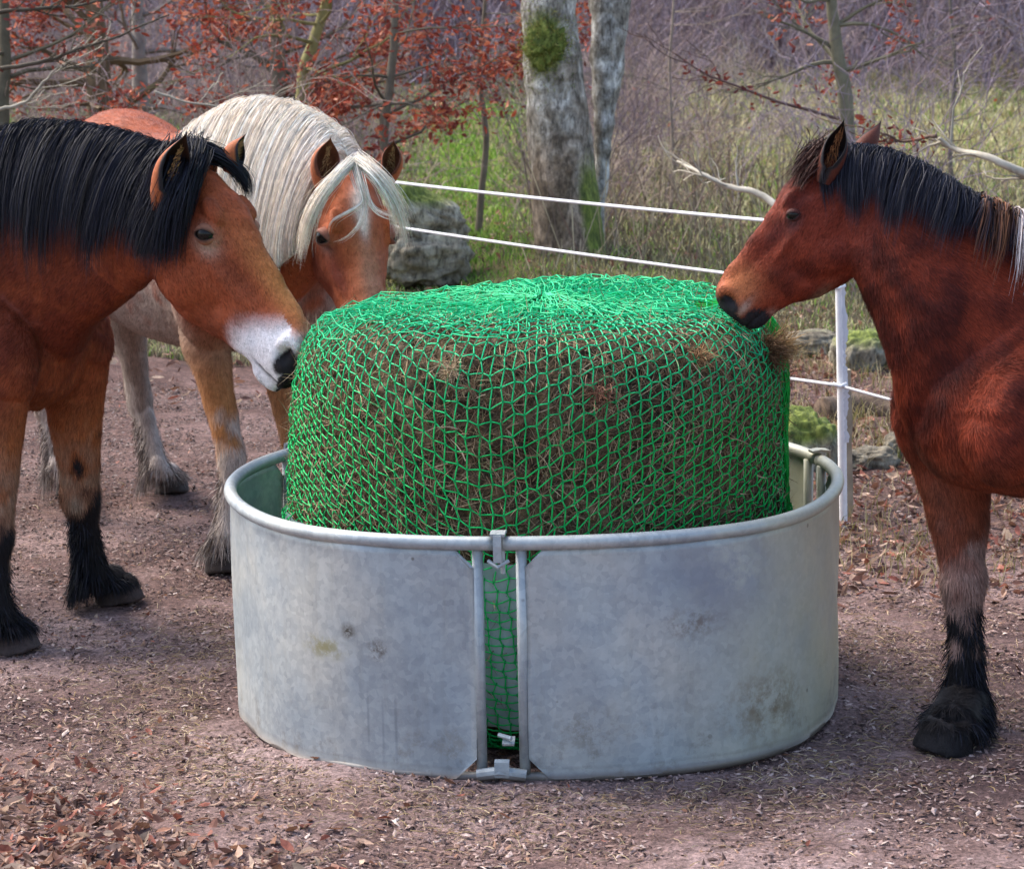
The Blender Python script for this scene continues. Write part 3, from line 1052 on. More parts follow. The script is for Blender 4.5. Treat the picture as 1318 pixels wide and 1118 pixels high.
loose_branch('dead_branch', [(200, 118, 17), (240, 130, 17), (300, 138, 17), (340, 140, 17)], .010, '9c9484',
             'thin whitish branch lying level just above the blond crest', 36)
loose_branch('dead_branch', [(-20, 92, 16), (60, 78, 16), (130, 52, 16.2), (215, 18, 16.5)], .016, '4e463a',
             'dark bare bough slanting up across the top left corner', 37, 30)
loose_branch('dead_branch', [(-20, 20, 16), (50, 12, 16), (120, 6, 16.2), (190, -6, 16.5)], .016, '4e463a',
             'dark bare bough running level along the top left corner', 38, 60)


# ------------------------------------------------------------------ stones and logs
def boulder(name, px, py, Y, dims, seed, label, moss=.5, cat='stone', rotz=0, roll=0, tint=1.0):
    V = ICO5[0].copy()
    V = np.sign(V) * np.abs(V) ** .8
    V = V * (1 + .22 * vnoise(ICO5[0], 1.3, seed, 3)[:, None] + .05 * vnoise(ICO5[0], 5, seed + 1, 3)[:, None])
    c, s = math.cos(rotz), math.sin(rotz)
    V = V * np.array(dims)
    cr, sr = math.cos(roll), math.sin(roll)
    V = V @ np.array([[cr, 0, -sr], [0, 1, 0], [sr, 0, cr]])
    V = V @ np.array([[c, s, 0], [-s, c, 0], [0, 0, 1]])
    p = P(px, py, Y) if Y > 17 else G(px, py) + np.array([0, 0, dims[2] * .35])
    nrm = norm(V)
    up = np.clip(nrm[:, 2] * 1.3 - .1, 0, 1) * moss
    me = mesh_from(name, V, ICO5[1], M_STONE, True, np.ones((len(V), 3)) * tint)
    set_moss(me, up)
    o = obj(name, me, None, tuple(p))
    tag(o, label, cat)
    return o


g_ = G(548, 366)
boulder('boulder', 548, 333, g_[1], (.36, .34, .22), 3, 'large brown weathered boulder beside the blond horse head', .35, tint=.75)
boulder('boulder', 530, 278, g_[1] + .1, (.40, .33, .22), 17, 'lichen whitened mossy boulder sloping over the brown one, between the fence tapes', 1.3, rotz=.4, roll=.55)
boulder('stone', 1048, 452, 14, (.20, .2, .10), 12, 'flat pale stone low between hay and white fence post', .3, tint=.62)
boulder('stone', 1122, 600, 11.6, (.14, .1, .07), 13, 'small grey white stone right of the wooden stake foot', .1, tint=.62)
boulder('stone', 1160, 590, 11.8, (.10, .1, .09), 14, 'rounded pale stone beside the chest of the right hand horse', .1, tint=.62)
boulder('stone', 1112, 470, 14.6, (.20, .2, .16), 16, 'moss topped stone right of the white post under the neck', .9, tint=.62)


def log(name, ctrl, r0, label, moss=1.0, col=(1, 1, 1)):
    pts = catmull([P(*c) for c in ctrl], 30)
    V, F = tube(pts, r0 * (1 - .3 * np.linspace(0, 1, 30)), 14)
    V = V + vnoise(V, 12, 3)[:, None] * .012
    me = mesh_from(name, V, F, M_STONE, True, np.ones((len(V), 3)) * np.array(col))
    set_moss(me, np.full(len(V), moss))
    tag(obj(name, me), label, 'log')


boulder('stone', 1030, 600, 11.4, (.17, .13, .20), 23, 'grey stone under yellow green moss just behind the feeder rim', 1.0)
log('fallen_log', [(1060, 532, 13.4), (1110, 526, 13.5), (1170, 530, 13.4), (1260, 540, 13.2)], .09, 'dark rotting log lying behind the fence post', .0, (.35, .26, .24))

# ------------------------------------------------------------------ fence
def fence():
    posts = []
    base = G(1094, 690); base = np.array([base[0], 10.75, ground_h(base[0], 10.75)])
    top = P(1079, 283, 10.75)
    root = empty('fence_post', base, 'white plastic electric fence post with ragged white tape wound along it, right of the bale', 'fence post')
    path = catmull([base - [0, 0, .1], base * .6 + top * .4 + [.0, 0, 0], top], 12)
    V, F = tube(path, .019, 8)
    # flat blade section
    me = mesh_from('post', V, F, M_POSTW, True)
    put(obj('post', me, root), root)
    # tape wound along the post
    rr = np.random.default_rng(4)
    t = np.linspace(.28, .98, 70)
    pp = base[None] * (1 - t[:, None]) + top[None] * t[:, None]
    pp[:, 0] += .016 + .005 * np.sin(t * 31) + rr.normal(0, .003, 70)
    pp[:, 1] -= .015
    V, F, _ = ribbons(pp[None], np.array([.02]), np.array([1, .2, 0])[None, None], taper=False)
    put(obj('wound_tape', mesh_from('wound_tape', V, F, M_TAPE, True), root), root)
    for (px, py) in ((1078, 292), (1078, 370), (1080, 496)):
        q = P(px, py, 10.73)
        V, F = tube([q + [-.03, -.02, .012], q + [0, -.03, 0], q + [.03, -.02, .012]], .008, 6)
        put(obj('insulator', mesh_from('insulator', V, F, M_POSTW, True), root), root)
    # wooden stake
    b2 = G(1103, 682); t2 = P(1088, 475, 10.95)
    b2 = np.array([b2[0], 10.95, ground_h(b2[0], 10.95)])
    pts = catmull([b2 - [0, 0, .1], (b2 + t2) / 2, t2], 14)
    n = 4
    ph = np.linspace(0, 2 * np.pi, 4, endpoint=False) + np.pi / 4
    rings = pts[:, None] + .03 * np.stack([np.cos(ph), np.sin(ph), 0 * ph], -1)[None]
    rings += np.random.default_rng(5).normal(0, .0018, rings.shape)
    V, F = loft(rings)
    me = mesh_from('wooden_stake', V, F, M_STICK, False, np.ones((len(V), 3)) * hexc('8f8472'))
    tag(obj('wooden_stake', me), 'weathered grey wooden stake standing directly behind the white fence post', 'stake')
    # far end post, hidden behind the blond horse
    e = P(480, 300, 15.2); e[2] = ground_h(e[0], e[1])
    V, F = tube([e - [0, 0, .1], e + [0, 0, .7], e + [0, 0, 1.3]], .02, 8)
    tag(obj('fence_post', mesh_from('fence_post', V, F, M_POSTW, True)), 'white fence post where both upper tapes end, behind the blond horse head', 'fence post')
    # tapes
    def tape(a, b, sag, w, label):
        a, b = np.array(a), np.array(b)
        K = 60
        t = np.linspace(0, 1, K)
        pp = a[None] * (1 - t[:, None]) + b[None] * t[:, None]
        pp[:, 2] -= sag * 4 * t * (1 - t)
        tw = t * 2.0
        wd = np.stack([0 * t, .25 * np.sin(tw), np.ones(K)], -1)
        V1, F1, _ = ribbons(pp[None], np.array([w]), wd[None], taper=False)
        V2, F2 = tube(pp, w * .42, 5)
        m = MB(); m.add2(V2, F2)
        o = obj('fence_tape', m.mesh('fence_tape', M_TAPE, True))
        tag(o, label, 'fence tape', 'white electric fence tapes')
    tape(P(1078, 292, 10.73), P(478, 231, 15.2), .01, .021, 'uppermost white fence tape, crossing the lichen tree above the second one')
    tape(P(1078, 370, 10.73), P(478, 287, 15.2), .01, .019, 'middle white fence tape, just above the top of the green netted bale')
    tape(P(1080, 496, 10.73), P(470, 395, 15.2), .02, .017, 'lowest white fence tape, reappearing between bale and right hand horse')
    tape(P(1080, 496, 10.73), P(1420, 590, 9.6), .0, .017, 'short white tape running from the post to behind the right hand horse')


fence()

# ------------------------------------------------------------------ ring feeder
FC = np.array([.085, 8.25, 0.0])
FR = 1.0
FH = .735
FTILT = R_(-1.1)


def ring_r(th):
    """th from the front (0), positive to the right (+X)"""
    th = (th + np.pi) % (2 * np.pi) - np.pi
    return FR * (1 + .055 * np.exp(-((th - .75) / .38) ** 2) + .035 * np.exp(-((th + .75) / .35) ** 2) - .012 * np.exp(-(th / .3) ** 2))


def ring_pt(th, z, dr=0):
    r = ring_r(th) + dr
    return np.stack([r * np.sin(th), -r * np.cos(th), np.broadcast_to(z, np.shape(th))], -1)


def make_feeder():
    root = empty('ring_feeder', (FC[0], FC[1], ground_h(FC[0], FC[1]) + .0), 'round galvanised steel hay feeder of curved sheet panels, standing on the yard', 'feeder')
    root.rotation_euler = (0, FTILT, 0)
    joints = np.array([R_(-6.4), R_(103), R_(237)])
    gap = .0
    for k in range(3):
        a0 = joints[k] + gap * .5
        a1 = joints[(k + 1) % 3] + (2 * np.pi if k == 2 else 0) - gap * .5
        post_a = .066
        # sheet with small gaps at its corners
        nth, nz = 90, 22
        th = np.linspace(a0 + post_a + .012, a1 - post_a - .012, nth)
        zz = np.linspace(.014, FH - .008, nz)
        TH, ZZ = np.meshgrid(th, zz, indexing='ij')
        # chamfered corners
        e = np.minimum(TH - th[0], th[-1] - TH) * FR
        ch = .045
        zmid = np.clip(ZZ, .014 + np.clip(ch * 1.4 - e, 0, 2 * ch), FH - .008 - np.clip(ch * 1.4 - e, 0, 2 * ch))
        bulge = .006 * np.sin(TH * 9) * np.sin(ZZ * 5 + TH * 3) + .003 * np.sin(TH * 23 + ZZ * 11)
        Vo = ring_pt(TH, zmid, bulge + .0015)
        Vi = ring_pt(TH, zmid, bulge - .0015)
        A = Vo.reshape(-1, 3); B = Vi.reshape(-1, 3)
        V = np.vstack([A, B])
        i = np.arange(nth - 1)[:, None] * nz; j = np.arange(nz - 1)[None]
        F = np.stack([i + j, i + nz + j, i + nz + j + 1, i + j + 1], -1).reshape(-1, 4)
        F2 = F[:, ::-1] + len(A)
        # rims
        def strip(idx):
            idx = np.asarray(idx)
            return np.stack([idx[:-1], idx[1:], idx[1:] + len(A), idx[:-1] + len(A)], -1)
        F3 = np.vstack([strip(np.arange(nth) * nz), strip(np.arange(nth) * nz + nz - 1), strip(np.arange(nz)), strip((nth - 1) * nz + np.arange(nz))])
        panel = obj('panel', mesh_from('panel', V, [np.vstack([F, F2, F3])], M_GALV, True), root)
        tharc = np.linspace(a0 + .014, a1 - .014, 80)
        V, F = tube(ring_pt(tharc, FH), .0215, 12)
        obj('top_rail', mesh_from('top_rail', V, F, M_GALV, True), panel)
        V, F = tube(ring_pt(tharc, .016, -.013), .016, 12)
        obj('bottom_rail', mesh_from('bottom_rail', V, F, M_GALV, True), panel)
        for aa in (a0 + post_a, a1 - post_a):
            V, F = tube(ring_pt(np.array([aa, aa, aa]), np.array([.03, FH / 2, FH - .01]), -.012), .0165, 12)
            obj('end_post', mesh_from('end_post', V, F, M_GALV, True), panel)
            # small gussets in the corners
            s = 1 if aa < (a0 + a1) / 2 else -1
            for z0, zs in ((FH - .03, -1), (.045, 1)):
                V, F = tube(ring_pt(np.array([aa + s * .06, aa + s * .018]), np.array([z0, z0 + zs * .045])), .0035, 5)
                obj('gusset', mesh_from('gusset', V, F, M_GALV), panel)
    # couplings at each joint
    for k, jn in enumerate(joints):
        m = MB()
        # flat bent hook over the two rails
        def bar(pts, w=.03, t=.004):
            pts = np.array(pts)
            _, s, u = frames(pts)
            t_, s, u = frames(pts)
            rr_ = []
            for q, ss in zip(pts, s):
                side = ss * 0 + norm(ring_pt(jn + .05, 0.) - ring_pt(jn - .05, 0.))
                nn = norm(np.cross(side, t_[len(rr_)]))
                rr_.append([q - side * w - nn * t, q + side * w - nn * t, q + side * w + nn * t, q - side * w + nn * t])
            return loft(np.array(rr_))
        c = ring_pt(jn, FH); o_ = norm(np.array([math.sin(jn), -math.cos(jn), 0])); z = np.array([0, 0, 1.])
        V, F = bar([c - o_ * .03 + z * .03, c + o_ * .0 + z * .034, c + o_ * .030 + z * .030], .022); m.add2(V, F)
        V, F = bar([c + o_ * .034 + z * .03, c + o_ * .037 - z * .0, c + o_ * .034 - z * .05], .012); m.add2(V, F)
        tang = norm(ring_pt(jn + .05, 0.) - ring_pt(jn - .05, 0.))
        V, F = tube([c - tang * .03 - z * .05 + o_ * .01, c + o_ * .03 - z * .065, c + tang * .03 - z * .05 + o_ * .01], .006, 8); m.add2(V, F)
        V, F = tube([c + tang * .012 + z * .03, c + tang * .012 - z * .09], .007, 8); m.add2(V, F)
        obj('coupling', m.mesh('coupling', M_GALV), root)
        m = MB()
        c = ring_pt(jn, .03)
        V, F = tube([c - tang * .075 + o_ * .012, c - tang * .01 + o_ * .02 + z * .012, c + tang * .07 + o_ * .016], .019, 10); m.add2(V, F)
        V, F = bar([c + o_ * .02 + z * .05, c + o_ * .03 + z * .045, c + o_ * .034 + z * .0], .022); m.add2(V, F)
        V, F = bar([c + tang * .02 + o_ * .0 + z * .115, c + tang * .02 + o_ * .03 + z * .10], .018); m.add2(V, F)
        V, F = tube([c - tang * .01 + o_ * .01 + z * .125, c + tang * .03 + o_ * .03 + z * .12], .007, 8); m.add2(V, F)
        obj('hinge', m.mesh('hinge', M_GALV), root)
    return root


feeder = make_feeder()

# ------------------------------------------------------------------ bale and net
PROF = np.array([(.0, .03), (.60, .04), (.72, .09), (.775, .2), (.800, .4), (.806, .6), (.804, .78), (.798, .95), (.784, 1.09), (.757, 1.19), (.706, 1.257),
                 (.62, 1.293), (.48, 1.306), (.3, 1.308), (.14, 1.306), (.0, 1.304)])
_pf = catmull(PROF, 400)
_pf[:, 0] = np.maximum(_pf[:, 0], 0)
_sl = np.concatenate([[0], np.cumsum(np.linalg.norm(np.diff(_pf, axis=0), axis=1))])
S_TOT = _sl[-1]
BC = np.array([.095, 8.22, .0])


def bale_pt(th, s, off=0.0):
    """surface point: th angle from the front (+ right), s arc length from the bottom centre"""
    s = np.clip(s, 0, S_TOT)
    r = np.interp(s, _sl, _pf[:, 0]); z = np.interp(s, _sl, _pf[:, 1])
    dr = np.gradient(_pf[:, 0], _sl); dz = np.gradient(_pf[:, 1], _sl)
    tr = np.interp(s, _sl, dr); tz = np.interp(s, _sl, dz)
    ln = np.sqrt(tr ** 2 + tz ** 2) + 1e-9
    nr, nz = tz / ln, -tr / ln
    lump = 1 + .012 * np.sin(th * 3 + 1) + .010 * np.sin(th * 5 + z * 4) + .03 * np.exp(-((th - 1.45) / .5) ** 2) * np.clip((z - .9) / .3, 0, 1)
    z = z * (1 + .012 * np.sin(th)) + .012 * np.sin(th * 2 + r * 5)
    rr2 = r * lump + off * nr
    zz = z + off * nz
    return np.stack([BC[0] + rr2 * np.sin(th), BC[1] - rr2 * np.cos(th), BC[2] + zz], -1), nr, nz


def make_bale():
    nth, ns = 520, 330
    th = np.linspace(-np.pi, np.pi, nth, endpoint=False); s = np.linspace(.0, S_TOT, ns)
    TH, SS = np.meshgrid(th, s, indexing='ij')
    base, nr, nz = bale_pt(TH, SS, 0.0)
    flat = base.reshape(-1, 3)
    d = vnoise(flat, 17, 2, 3) * .022 + vnoise(flat, 3.5, 4, 2) * .016
    V, _, _ = bale_pt(TH, SS, d.reshape(TH.shape) - .012)
    V = V.reshape(-1, 3)
    i = np.arange(nth)[:, None] * ns; i2 = ((np.arange(nth) + 1) % nth)[:, None] * ns; j = np.arange(ns - 1)[None]
    F = np.stack([i + j, i2 + j, i2 + j + 1, i + j + 1], -1).reshape(-1, 4)
    v2 = vnoise(flat, 30, 9, 3); v3 = vnoise(flat, 2.5, 8, 2)
    tmix = np.clip(.38 + v2 * .7 + v3 * .5, 0, 1)[:, None]
    C = (1 - tmix) * hexc('3c3024') + tmix * hexc('8a7456')
    root = tag(obj('round_bale', mesh_from('round_bale', V, F, M_HAY, True, C)), 'big brown round hay bale sitting inside the steel feeder', 'hay bale')
    # stalks
    n = 80000
    t = rng.uniform(-np.pi, np.pi, n)
    keep = (np.abs(t) < 2.2) | (rng.random(n) < .35)
    t = t[keep]; n = len(t)
    s0 = .75 + (S_TOT - .75) * np.sqrt(rng.random(n)) if False else rng.uniform(.8, S_TOT - .03, n)
    r_at = np.interp(s0, _sl, _pf[:, 0]); k = rng.random(n) < r_at / .83
    t, s0 = t[k], s0[k]; n = len(t)
    L = rng.uniform(.02, .13, n)
    a = rng.uniform(0, 2 * np.pi, n)
    K = 4
    tt = np.linspace(0, 1, K)
    bend = rng.normal(0, .6, n)
    ang = a[:, None] + bend[:, None] * tt[None]
    ds = np.cumsum(np.sin(ang), 1) * (L / K)[:, None]; dt = np.cumsum(np.cos(ang), 1) * (L / K)[:, None] / .8
    off0 = rng.uniform(-.012, .012, n); lift = np.abs(rng.normal(0, .012, n)) + (rng.random(n) < .06) * rng.uniform(.01, .05, n)
    pts, _, _ = bale_pt(t[:, None] + dt, s0[:, None] + ds, off0[:, None] + lift[:, None] * tt[None] ** 1.5)
    pal = np.array([hexc(h) for h in ('c4a884', 'a88a6c', '7a6248', 'dcc6a2', '907458', 'b4a47a', '5c4838', '84805a')])
    c = pal[rng.choice(8, n, p=[.15, .20, .20, .05, .17, .08, .10, .05])] * rng.uniform(.5, 1.0, (n, 1))
    V, F, C = ribbons(pts, rng.uniform(.0016, .004, n), col=c)
    obj('hay_stalks', mesh_from('hay_stalks', V, F, M_HAY, False, C), root)
    # tufts pulled through the net
    for (px, py, sz, cnt, colr) in ((572, 480, .035, 260, 'c0aa8c'), (765, 505, .045, 330, '8a6350'), (902, 462, .04, 330, '9c7a58'), (1004, 452, .05, 900, '6b5038'),
                                    (1018, 446, .055, 700, 'a88c62'), (600, 500, .03, 120, '907860'), (560, 860, .03, 60, '907860')):
        if py > 700: continue
        x = (px - 693) / 398 / .82
        th0 = math.asin(max(-.999, min(.999, x * .98)))
        # find s where projection matches py
        ss = np.linspace(.9, S_TOT - .1, 300)
        pp, nr, nz = bale_pt(np.full(300, th0), ss)
        dd = pp - np.array([0, 0, CAM_H])
        yc = dd[:, 1] * _cp - dd[:, 2] * _sp; zc = dd[:, 1] * _sp + dd[:, 2] * _cp
        pyy = 559 - zc / yc * FPX
        i = int(np.argmin(np.abs(pyy - py)))
        c0 = pp[i]; nn = norm(np.array([nr[i] * math.sin(th0), -nr[i] * math.cos(th0), nz[i]]))
        K = 5
        st = c0 + rng.normal(0, sz * .35, (cnt, 3))
        dr_ = norm(nn * .7 + rng.normal(0, .55, (cnt, 3)) + np.array([0, 0, -.2]))
        cv = norm(rng.normal(size=(cnt, 3)))
        tt = np.linspace(0, 1, K)[None, :, None]
        L = rng.uniform(.5, 1.5, (cnt, 1, 1)) * sz * 1.1
        pth = st[:, None] + dr_[:, None] * tt * L + cv[:, None] * tt ** 2 * L * .5
        V, F, C = ribbons(pth, rng.uniform(.0012, .0028, cnt), col=hexc(colr) * rng.uniform(.5, 1.3, (cnt, 1)))
        obj('hay_tuft', mesh_from('hay_tuft', V, F, M_HAY, False, C), root)
    # pale wrap left on the lower part, seen through the slot
    th = np.linspace(-np.pi, np.pi, 200, endpoint=False); s = np.linspace(.78, 1.31, 40)
    TH, SS = np.meshgrid(th, s, indexing='ij')
    wr = .006 * np.sin(TH * 40 + np.sin(SS * 20) * 2) + .004 * np.sin(SS * 45 + TH * 11)
    V, _, _ = bale_pt(TH, SS, .022 + wr)
    i = np.arange(200)[:, None] * 40; i2 = ((np.arange(200) + 1) % 200)[:, None] * 40; j = np.arange(39)[None]
    F = np.stack([i + j, i2 + j, i2 + j + 1, i + j + 1], -1).reshape(-1, 4)
    obj('wrap_film', mesh_from('wrap_film', V.reshape(-1, 3), F, M_FILM, True), root)
    return root


bale = make_bale()


def make_net():
    m, nt, b = new_mat('green_netting')
    at = N(nt, 'ShaderNodeAttribute', attribute_name='Col')
    nt.links.new(at.outputs['Color'], b.inputs['Base Color'])
    b.inputs['Roughness'].default_value = .6
    b.inputs['Specular IOR Level'].default_value = .2
    nu = 134
    cell = 2 * np.pi / nu
    s_lo, s_hi = .30, S_TOT - .05
    nv = 86
    r = np.random.default_rng(9)

    def pos(u, v):
        """square mesh, its rows pulled down towards the front left"""
        th = u * cell
        thn = (th + np.pi) % (2 * np.pi) - np.pi
        f = v / nv
        s_ = s_lo + (s_hi - s_lo) * f
        wnd = np.clip((1 - f) / .42, 0, 1); wnd = wnd * wnd * (3 - 2 * wnd)
        sag = .50 * np.exp(-np.abs((thn + .22) / .78) ** 1.7) * wnd
        low = np.clip(s_ - sag, 0, None)
        th2 = thn + .05 * np.sin(f * 6 + thn * 2) + .03 * np.sin(thn * 3 + f * 3)
        return th2, low + .012 * np.sin(thn * 7 + f * 9)

    jit = r.normal(0, 1, (nu, nv + 1, 3))
    U, Vv = np.meshgrid(np.arange(nu), np.arange(nv + 1), indexing='ij')
    chk = ((U + Vv) % 2) * 2 - 1
    th_a, s_a = pos(U + jit[..., 0] * .045 + .09 * chk, Vv + jit[..., 1] * .05 + .12 * chk)
    off = .012 + .004 * jit[..., 2]
    off = np.maximum(off, np.where(s_a < 1.3, .034, 0))
    A, _, _ = bale_pt(th_a, s_a, off)
    p0 = np.vstack([A.reshape(-1, 3), A[:, :-1].reshape(-1, 3)])
    p1 = np.vstack([np.roll(A, -1, 0).reshape(-1, 3), A[:, 1:].reshape(-1, 3)])
    k = np.linalg.norm(p1 - p0, axis=1) < .2
    p0, p1 = p0[k], p1[k]
    # bend each strand a little outwards to follow the surface
    mid = (p0 + p1) / 2 + norm((p0 + p1) / 2 - np.array([BC[0], BC[1], .7])) * .003
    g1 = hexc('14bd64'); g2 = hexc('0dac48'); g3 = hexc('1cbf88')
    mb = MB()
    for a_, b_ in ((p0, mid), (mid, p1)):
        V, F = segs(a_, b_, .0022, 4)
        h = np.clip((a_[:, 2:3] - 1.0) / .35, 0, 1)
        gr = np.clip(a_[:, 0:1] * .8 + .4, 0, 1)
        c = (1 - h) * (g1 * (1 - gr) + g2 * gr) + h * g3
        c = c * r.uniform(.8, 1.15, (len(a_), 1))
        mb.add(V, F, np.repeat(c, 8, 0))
    kn = A.reshape(-1, 3)
    V, F = segs(kn - [0, 0, .004], kn + [0, 0, .004], .0038, 5)
    mb.add(V, F, hexc('12904e'))
    # spare net folded double over the top: further layers of the same mesh, slack and shifted
    for lay, (cut, nu2, ph0, tw) in enumerate(((.80, 100, .37, .25), (.70, 84, .71, -.35))):
        nr_ = 17
        U2, W2 = np.meshgrid(np.arange(nu2), np.arange(nr_), indexing='ij')
        j2 = r.normal(0, 1, U2.shape + (3,))
        ss = S_TOT - cut + .045 * W2 + .008 * j2[..., 0] + .05 * np.sin(U2 / nu2 * 6.28 * 3 + lay * 2)
        frac = W2 / nr_
        tt_ = (U2 + ph0 + .12 * j2[..., 1]) * 2 * np.pi / nu2 + tw * frac + .03 * np.sin(W2 * .9 + U2 * .3)
        oo = .014 + .010 * lay + .007 * j2[..., 2]
        edge = (np.abs((tt_ + np.pi) % (2 * np.pi) - np.pi) < 1.0) & (W2 < 4 + lay)
        Q, _, _ = bale_pt(tt_, np.minimum(ss, S_TOT - .02 - .05 * r.random(ss.shape)), np.abs(oo))
        ok = ~edge
        a0_ = np.vstack([Q[ok & np.roll(ok, -1, 0)], Q[:, :-1][ok[:, :-1] & ok[:, 1:]]])
        b0_ = np.vstack([np.roll(Q, -1, 0)[ok & np.roll(ok, -1, 0)], Q[:, 1:][ok[:, :-1] & ok[:, 1:]]])
        kk = np.linalg.norm(a0_ - b0_, axis=1) < .15
        V, F = segs(a0_[kk], b0_[kk], .0021, 4)
        mb.add(V, F, np.repeat(hexc('1bb87a') * r.uniform(.7, 1.2, (kk.sum(), 1)), 8, 0))
    # bunched seam down the right hand side
    K = 40
    for q in range(46):
        ss = np.linspace(.62, S_TOT - .5, K)
        t0 = 1.43 + r.normal(0, .035)
        th = t0 + .03 * np.sin(ss * 14 + r.uniform(0, 6)) + np.cumsum(r.normal(0, .006, K))
        pp, _, _ = bale_pt(th, ss, .014 + .012 * r.random(K))
        V, F = tube(pp, .0018, 4, False)
        mb.add(V, F[0], hexc('0fa03c') * r.uniform(.75, 1.3))
    net = tag(obj('hay_net', mb.mesh('hay_net', m, False)), 'bright green knotted slow feeder net stretched over the round bale', 'hay net')
    return net


make_net()

# ------------------------------------------------------------------ horses
HEAD = np.array([  # x, top, bottom, half width top / middle / bottom (units of head length)
    [-.08, -.06, -.26, .06, .10, .07],
    [.00, .00, -.36, .075, .125, .09],
    [.09, .035, -.43, .10, .145, .105],
    [.19, .055, -.47, .122, .155, .115],
    [.29, .060, -.49, .132, .155, .12],
    [.38, .048, -.49, .112, .145, .12],
    [.47, .034, -.475, .085, .13, .11],
    [.56, .020, -.44, .072, .108, .095],
    [.66, .008, -.395, .064, .09, .078],
    [.76, .000, -.35, .062, .082, .07],
    [.85, -.004, -.325, .070, .092, .072],
    [.92, -.022, -.315, .076, .100, .074],
    [.975, -.06, -.305, .064, .088, .066],
    [1.015, -.12, -.275, .035, .055, .045]])


def head_loft(fr, kz):
    O, L, X, Y, Z = fr
    h = catmull(HEAD, 46)
    n = 36
    ph = np.linspace(0, 2 * np.pi, n, endpoint=False)
    rings = []
    for x, zt, zb, wt, wm, wb in h:
        zb *= kz
        v = np.sin(ph)
        v = np.sign(v) * np.abs(v) ** .9
        w = np.where(v > 0, wm + (wt - wm) * v, wm + (wb - wm) * (-v))
        c = np.cos(ph); y = np.sign(c) * np.abs(c) ** .78 * w
        z = (zt + zb) / 2 + (zt - zb) / 2 * v
        rings.append(O + L * (x * X + y[:, None] * Y + z[:, None] * Z))
    return loft(np.array(rings))


def ellipsoid(c, axes, rad):
    V = ICO3[0] * np.asarray(rad)
    return c + V @ np.asarray(axes), [ICO3[1]]


def limb(pts, rfa, rlat, fwd, n=20):
    pts = np.array(pts, float)
    rows = catmull(np.column_stack([pts, rfa, rlat]), len(pts) * 5)
    p = rows[:, :3]
    t = norm(np.gradient(p, axis=0))
    f = norm(fwd - t * (t @ fwd)[:, None])
    s = np.cross(t, f)
    ph = np.linspace(0, 2 * np.pi, n, endpoint=False)
    rings = p[:, None] + rows[:, 3, None, None] * np.cos(ph)[None, :, None] * f[:, None] + rows[:, 4, None, None] * np.sin(ph)[None, :, None] * s[:, None]
    return loft(rings)


def fore_leg(E, K, Fk, H, fwd, sc=1.0):
    E, K, Fk, H = map(np.array, (E, K, Fk, H))
    up = np.array([0, 0, 1.])
    C = H + up * .085 * sc - fwd * .02
    pas = (Fk + C) / 2 + fwd * .0
    def L(a, b, t): return a + (b - a) * t
    pts = [E + up * .18, E, L(E, K, .3), L(E, K, .6), L(E, K, .85), K, L(K, Fk, .14), L(K, Fk, .35), L(K, Fk, .75), Fk, pas, C]
    fa = np.array([.17, .165, .128, .10, .080, .084, .072, .055, .054, .070, .062, .078]) * sc
    la = np.array([.11, .105, .090, .074, .066, .070, .062, .046, .046, .060, .056, .072]) * sc
    parts = [limb(pts, fa, la, fwd)]
    hp = [C + up * .015, C, H + up * .04 + fwd * .008, H + up * .002 + fwd * .018]
    parts.append(limb(hp, np.array([.060, .080, .096, .108]) * sc, np.array([.056, .074, .086, .094]) * sc, fwd))
    return parts


def hind_leg(S, Hk, Fk, H, fwd, sc=1.0):
    S, Hk, Fk, H = map(np.array, (S, Hk, Fk, H))
    up = np.array([0, 0, 1.])
    C = H + up * .085 * sc - fwd * .02
    pas = (Fk + C) / 2
    def L(a, b, t): return a + (b - a) * t
    pts = [S + up * .3, S + up * .12, S, L(S, Hk, .35), L(S, Hk, .7), Hk, L(Hk, Fk, .15), L(Hk, Fk, .4), L(Hk, Fk, .78), Fk, pas, C]
    fa = np.array([.28, .24, .19, .135, .095, .090, .076, .060, .058, .072, .064, .078]) * sc
    la = np.array([.15, .14, .12, .09, .062, .064, .054, .046, .046, .060, .056, .072]) * sc
    parts = [limb(pts, fa, la, fwd)]
    hp = [C + up * .015, C, H + up * .04 + fwd * .008, H + up * .002 + fwd * .018]
    parts.append(limb(hp, np.array([.060, .080, .094, .104]) * sc, np.array([.056, .074, .084, .092]) * sc, fwd))
    return parts


TORSO = np.array([  # x from the withers, top, bottom, half width (metres, for a 1.68 m horse)
    [.52, 1.20, 1.02, .10], [.46, 1.32, .90, .20], [.34, 1.46, .84, .275], [.15, 1.60, .80, .30], [-.05, 1.67, .78, .31],
    [-.35, 1.61, .76, .35], [-.65, 1.59, .77, .37], [-.95, 1.65, .83, .36], [-1.2, 1.66, .95, .33], [-1.42, 1.56, 1.02, .26], [-1.55, 1.38, 1.10, .13]])


def torso_loft(W, fwd, s, gz, tw=1.0):
    left = np.array([-fwd[1], fwd[0], 0])
    h = catmull(TORSO, 50) * s * np.array([1, 1, 1, tw])
    n = 40
    ph = np.linspace(0, 2 * np.pi, n, endpoint=False)
    rings = []
    for x, zt, zb, w in h:
        v = np.sin(ph); c = np.cos(ph)
        wv = w * np.where(v > 0, 1 - .25 * v ** 2, 1.0)
        rings.append(np.array([W[0], W[1], gz]) + x * fwd + (np.sign(c) * np.abs(c) ** .85 * wv)[:, None] * left + ((zt + zb) / 2 + (zt - zb) / 2 * v)[:, None] * np.array([0, 0, 1.]))
    return loft(np.array(rings))


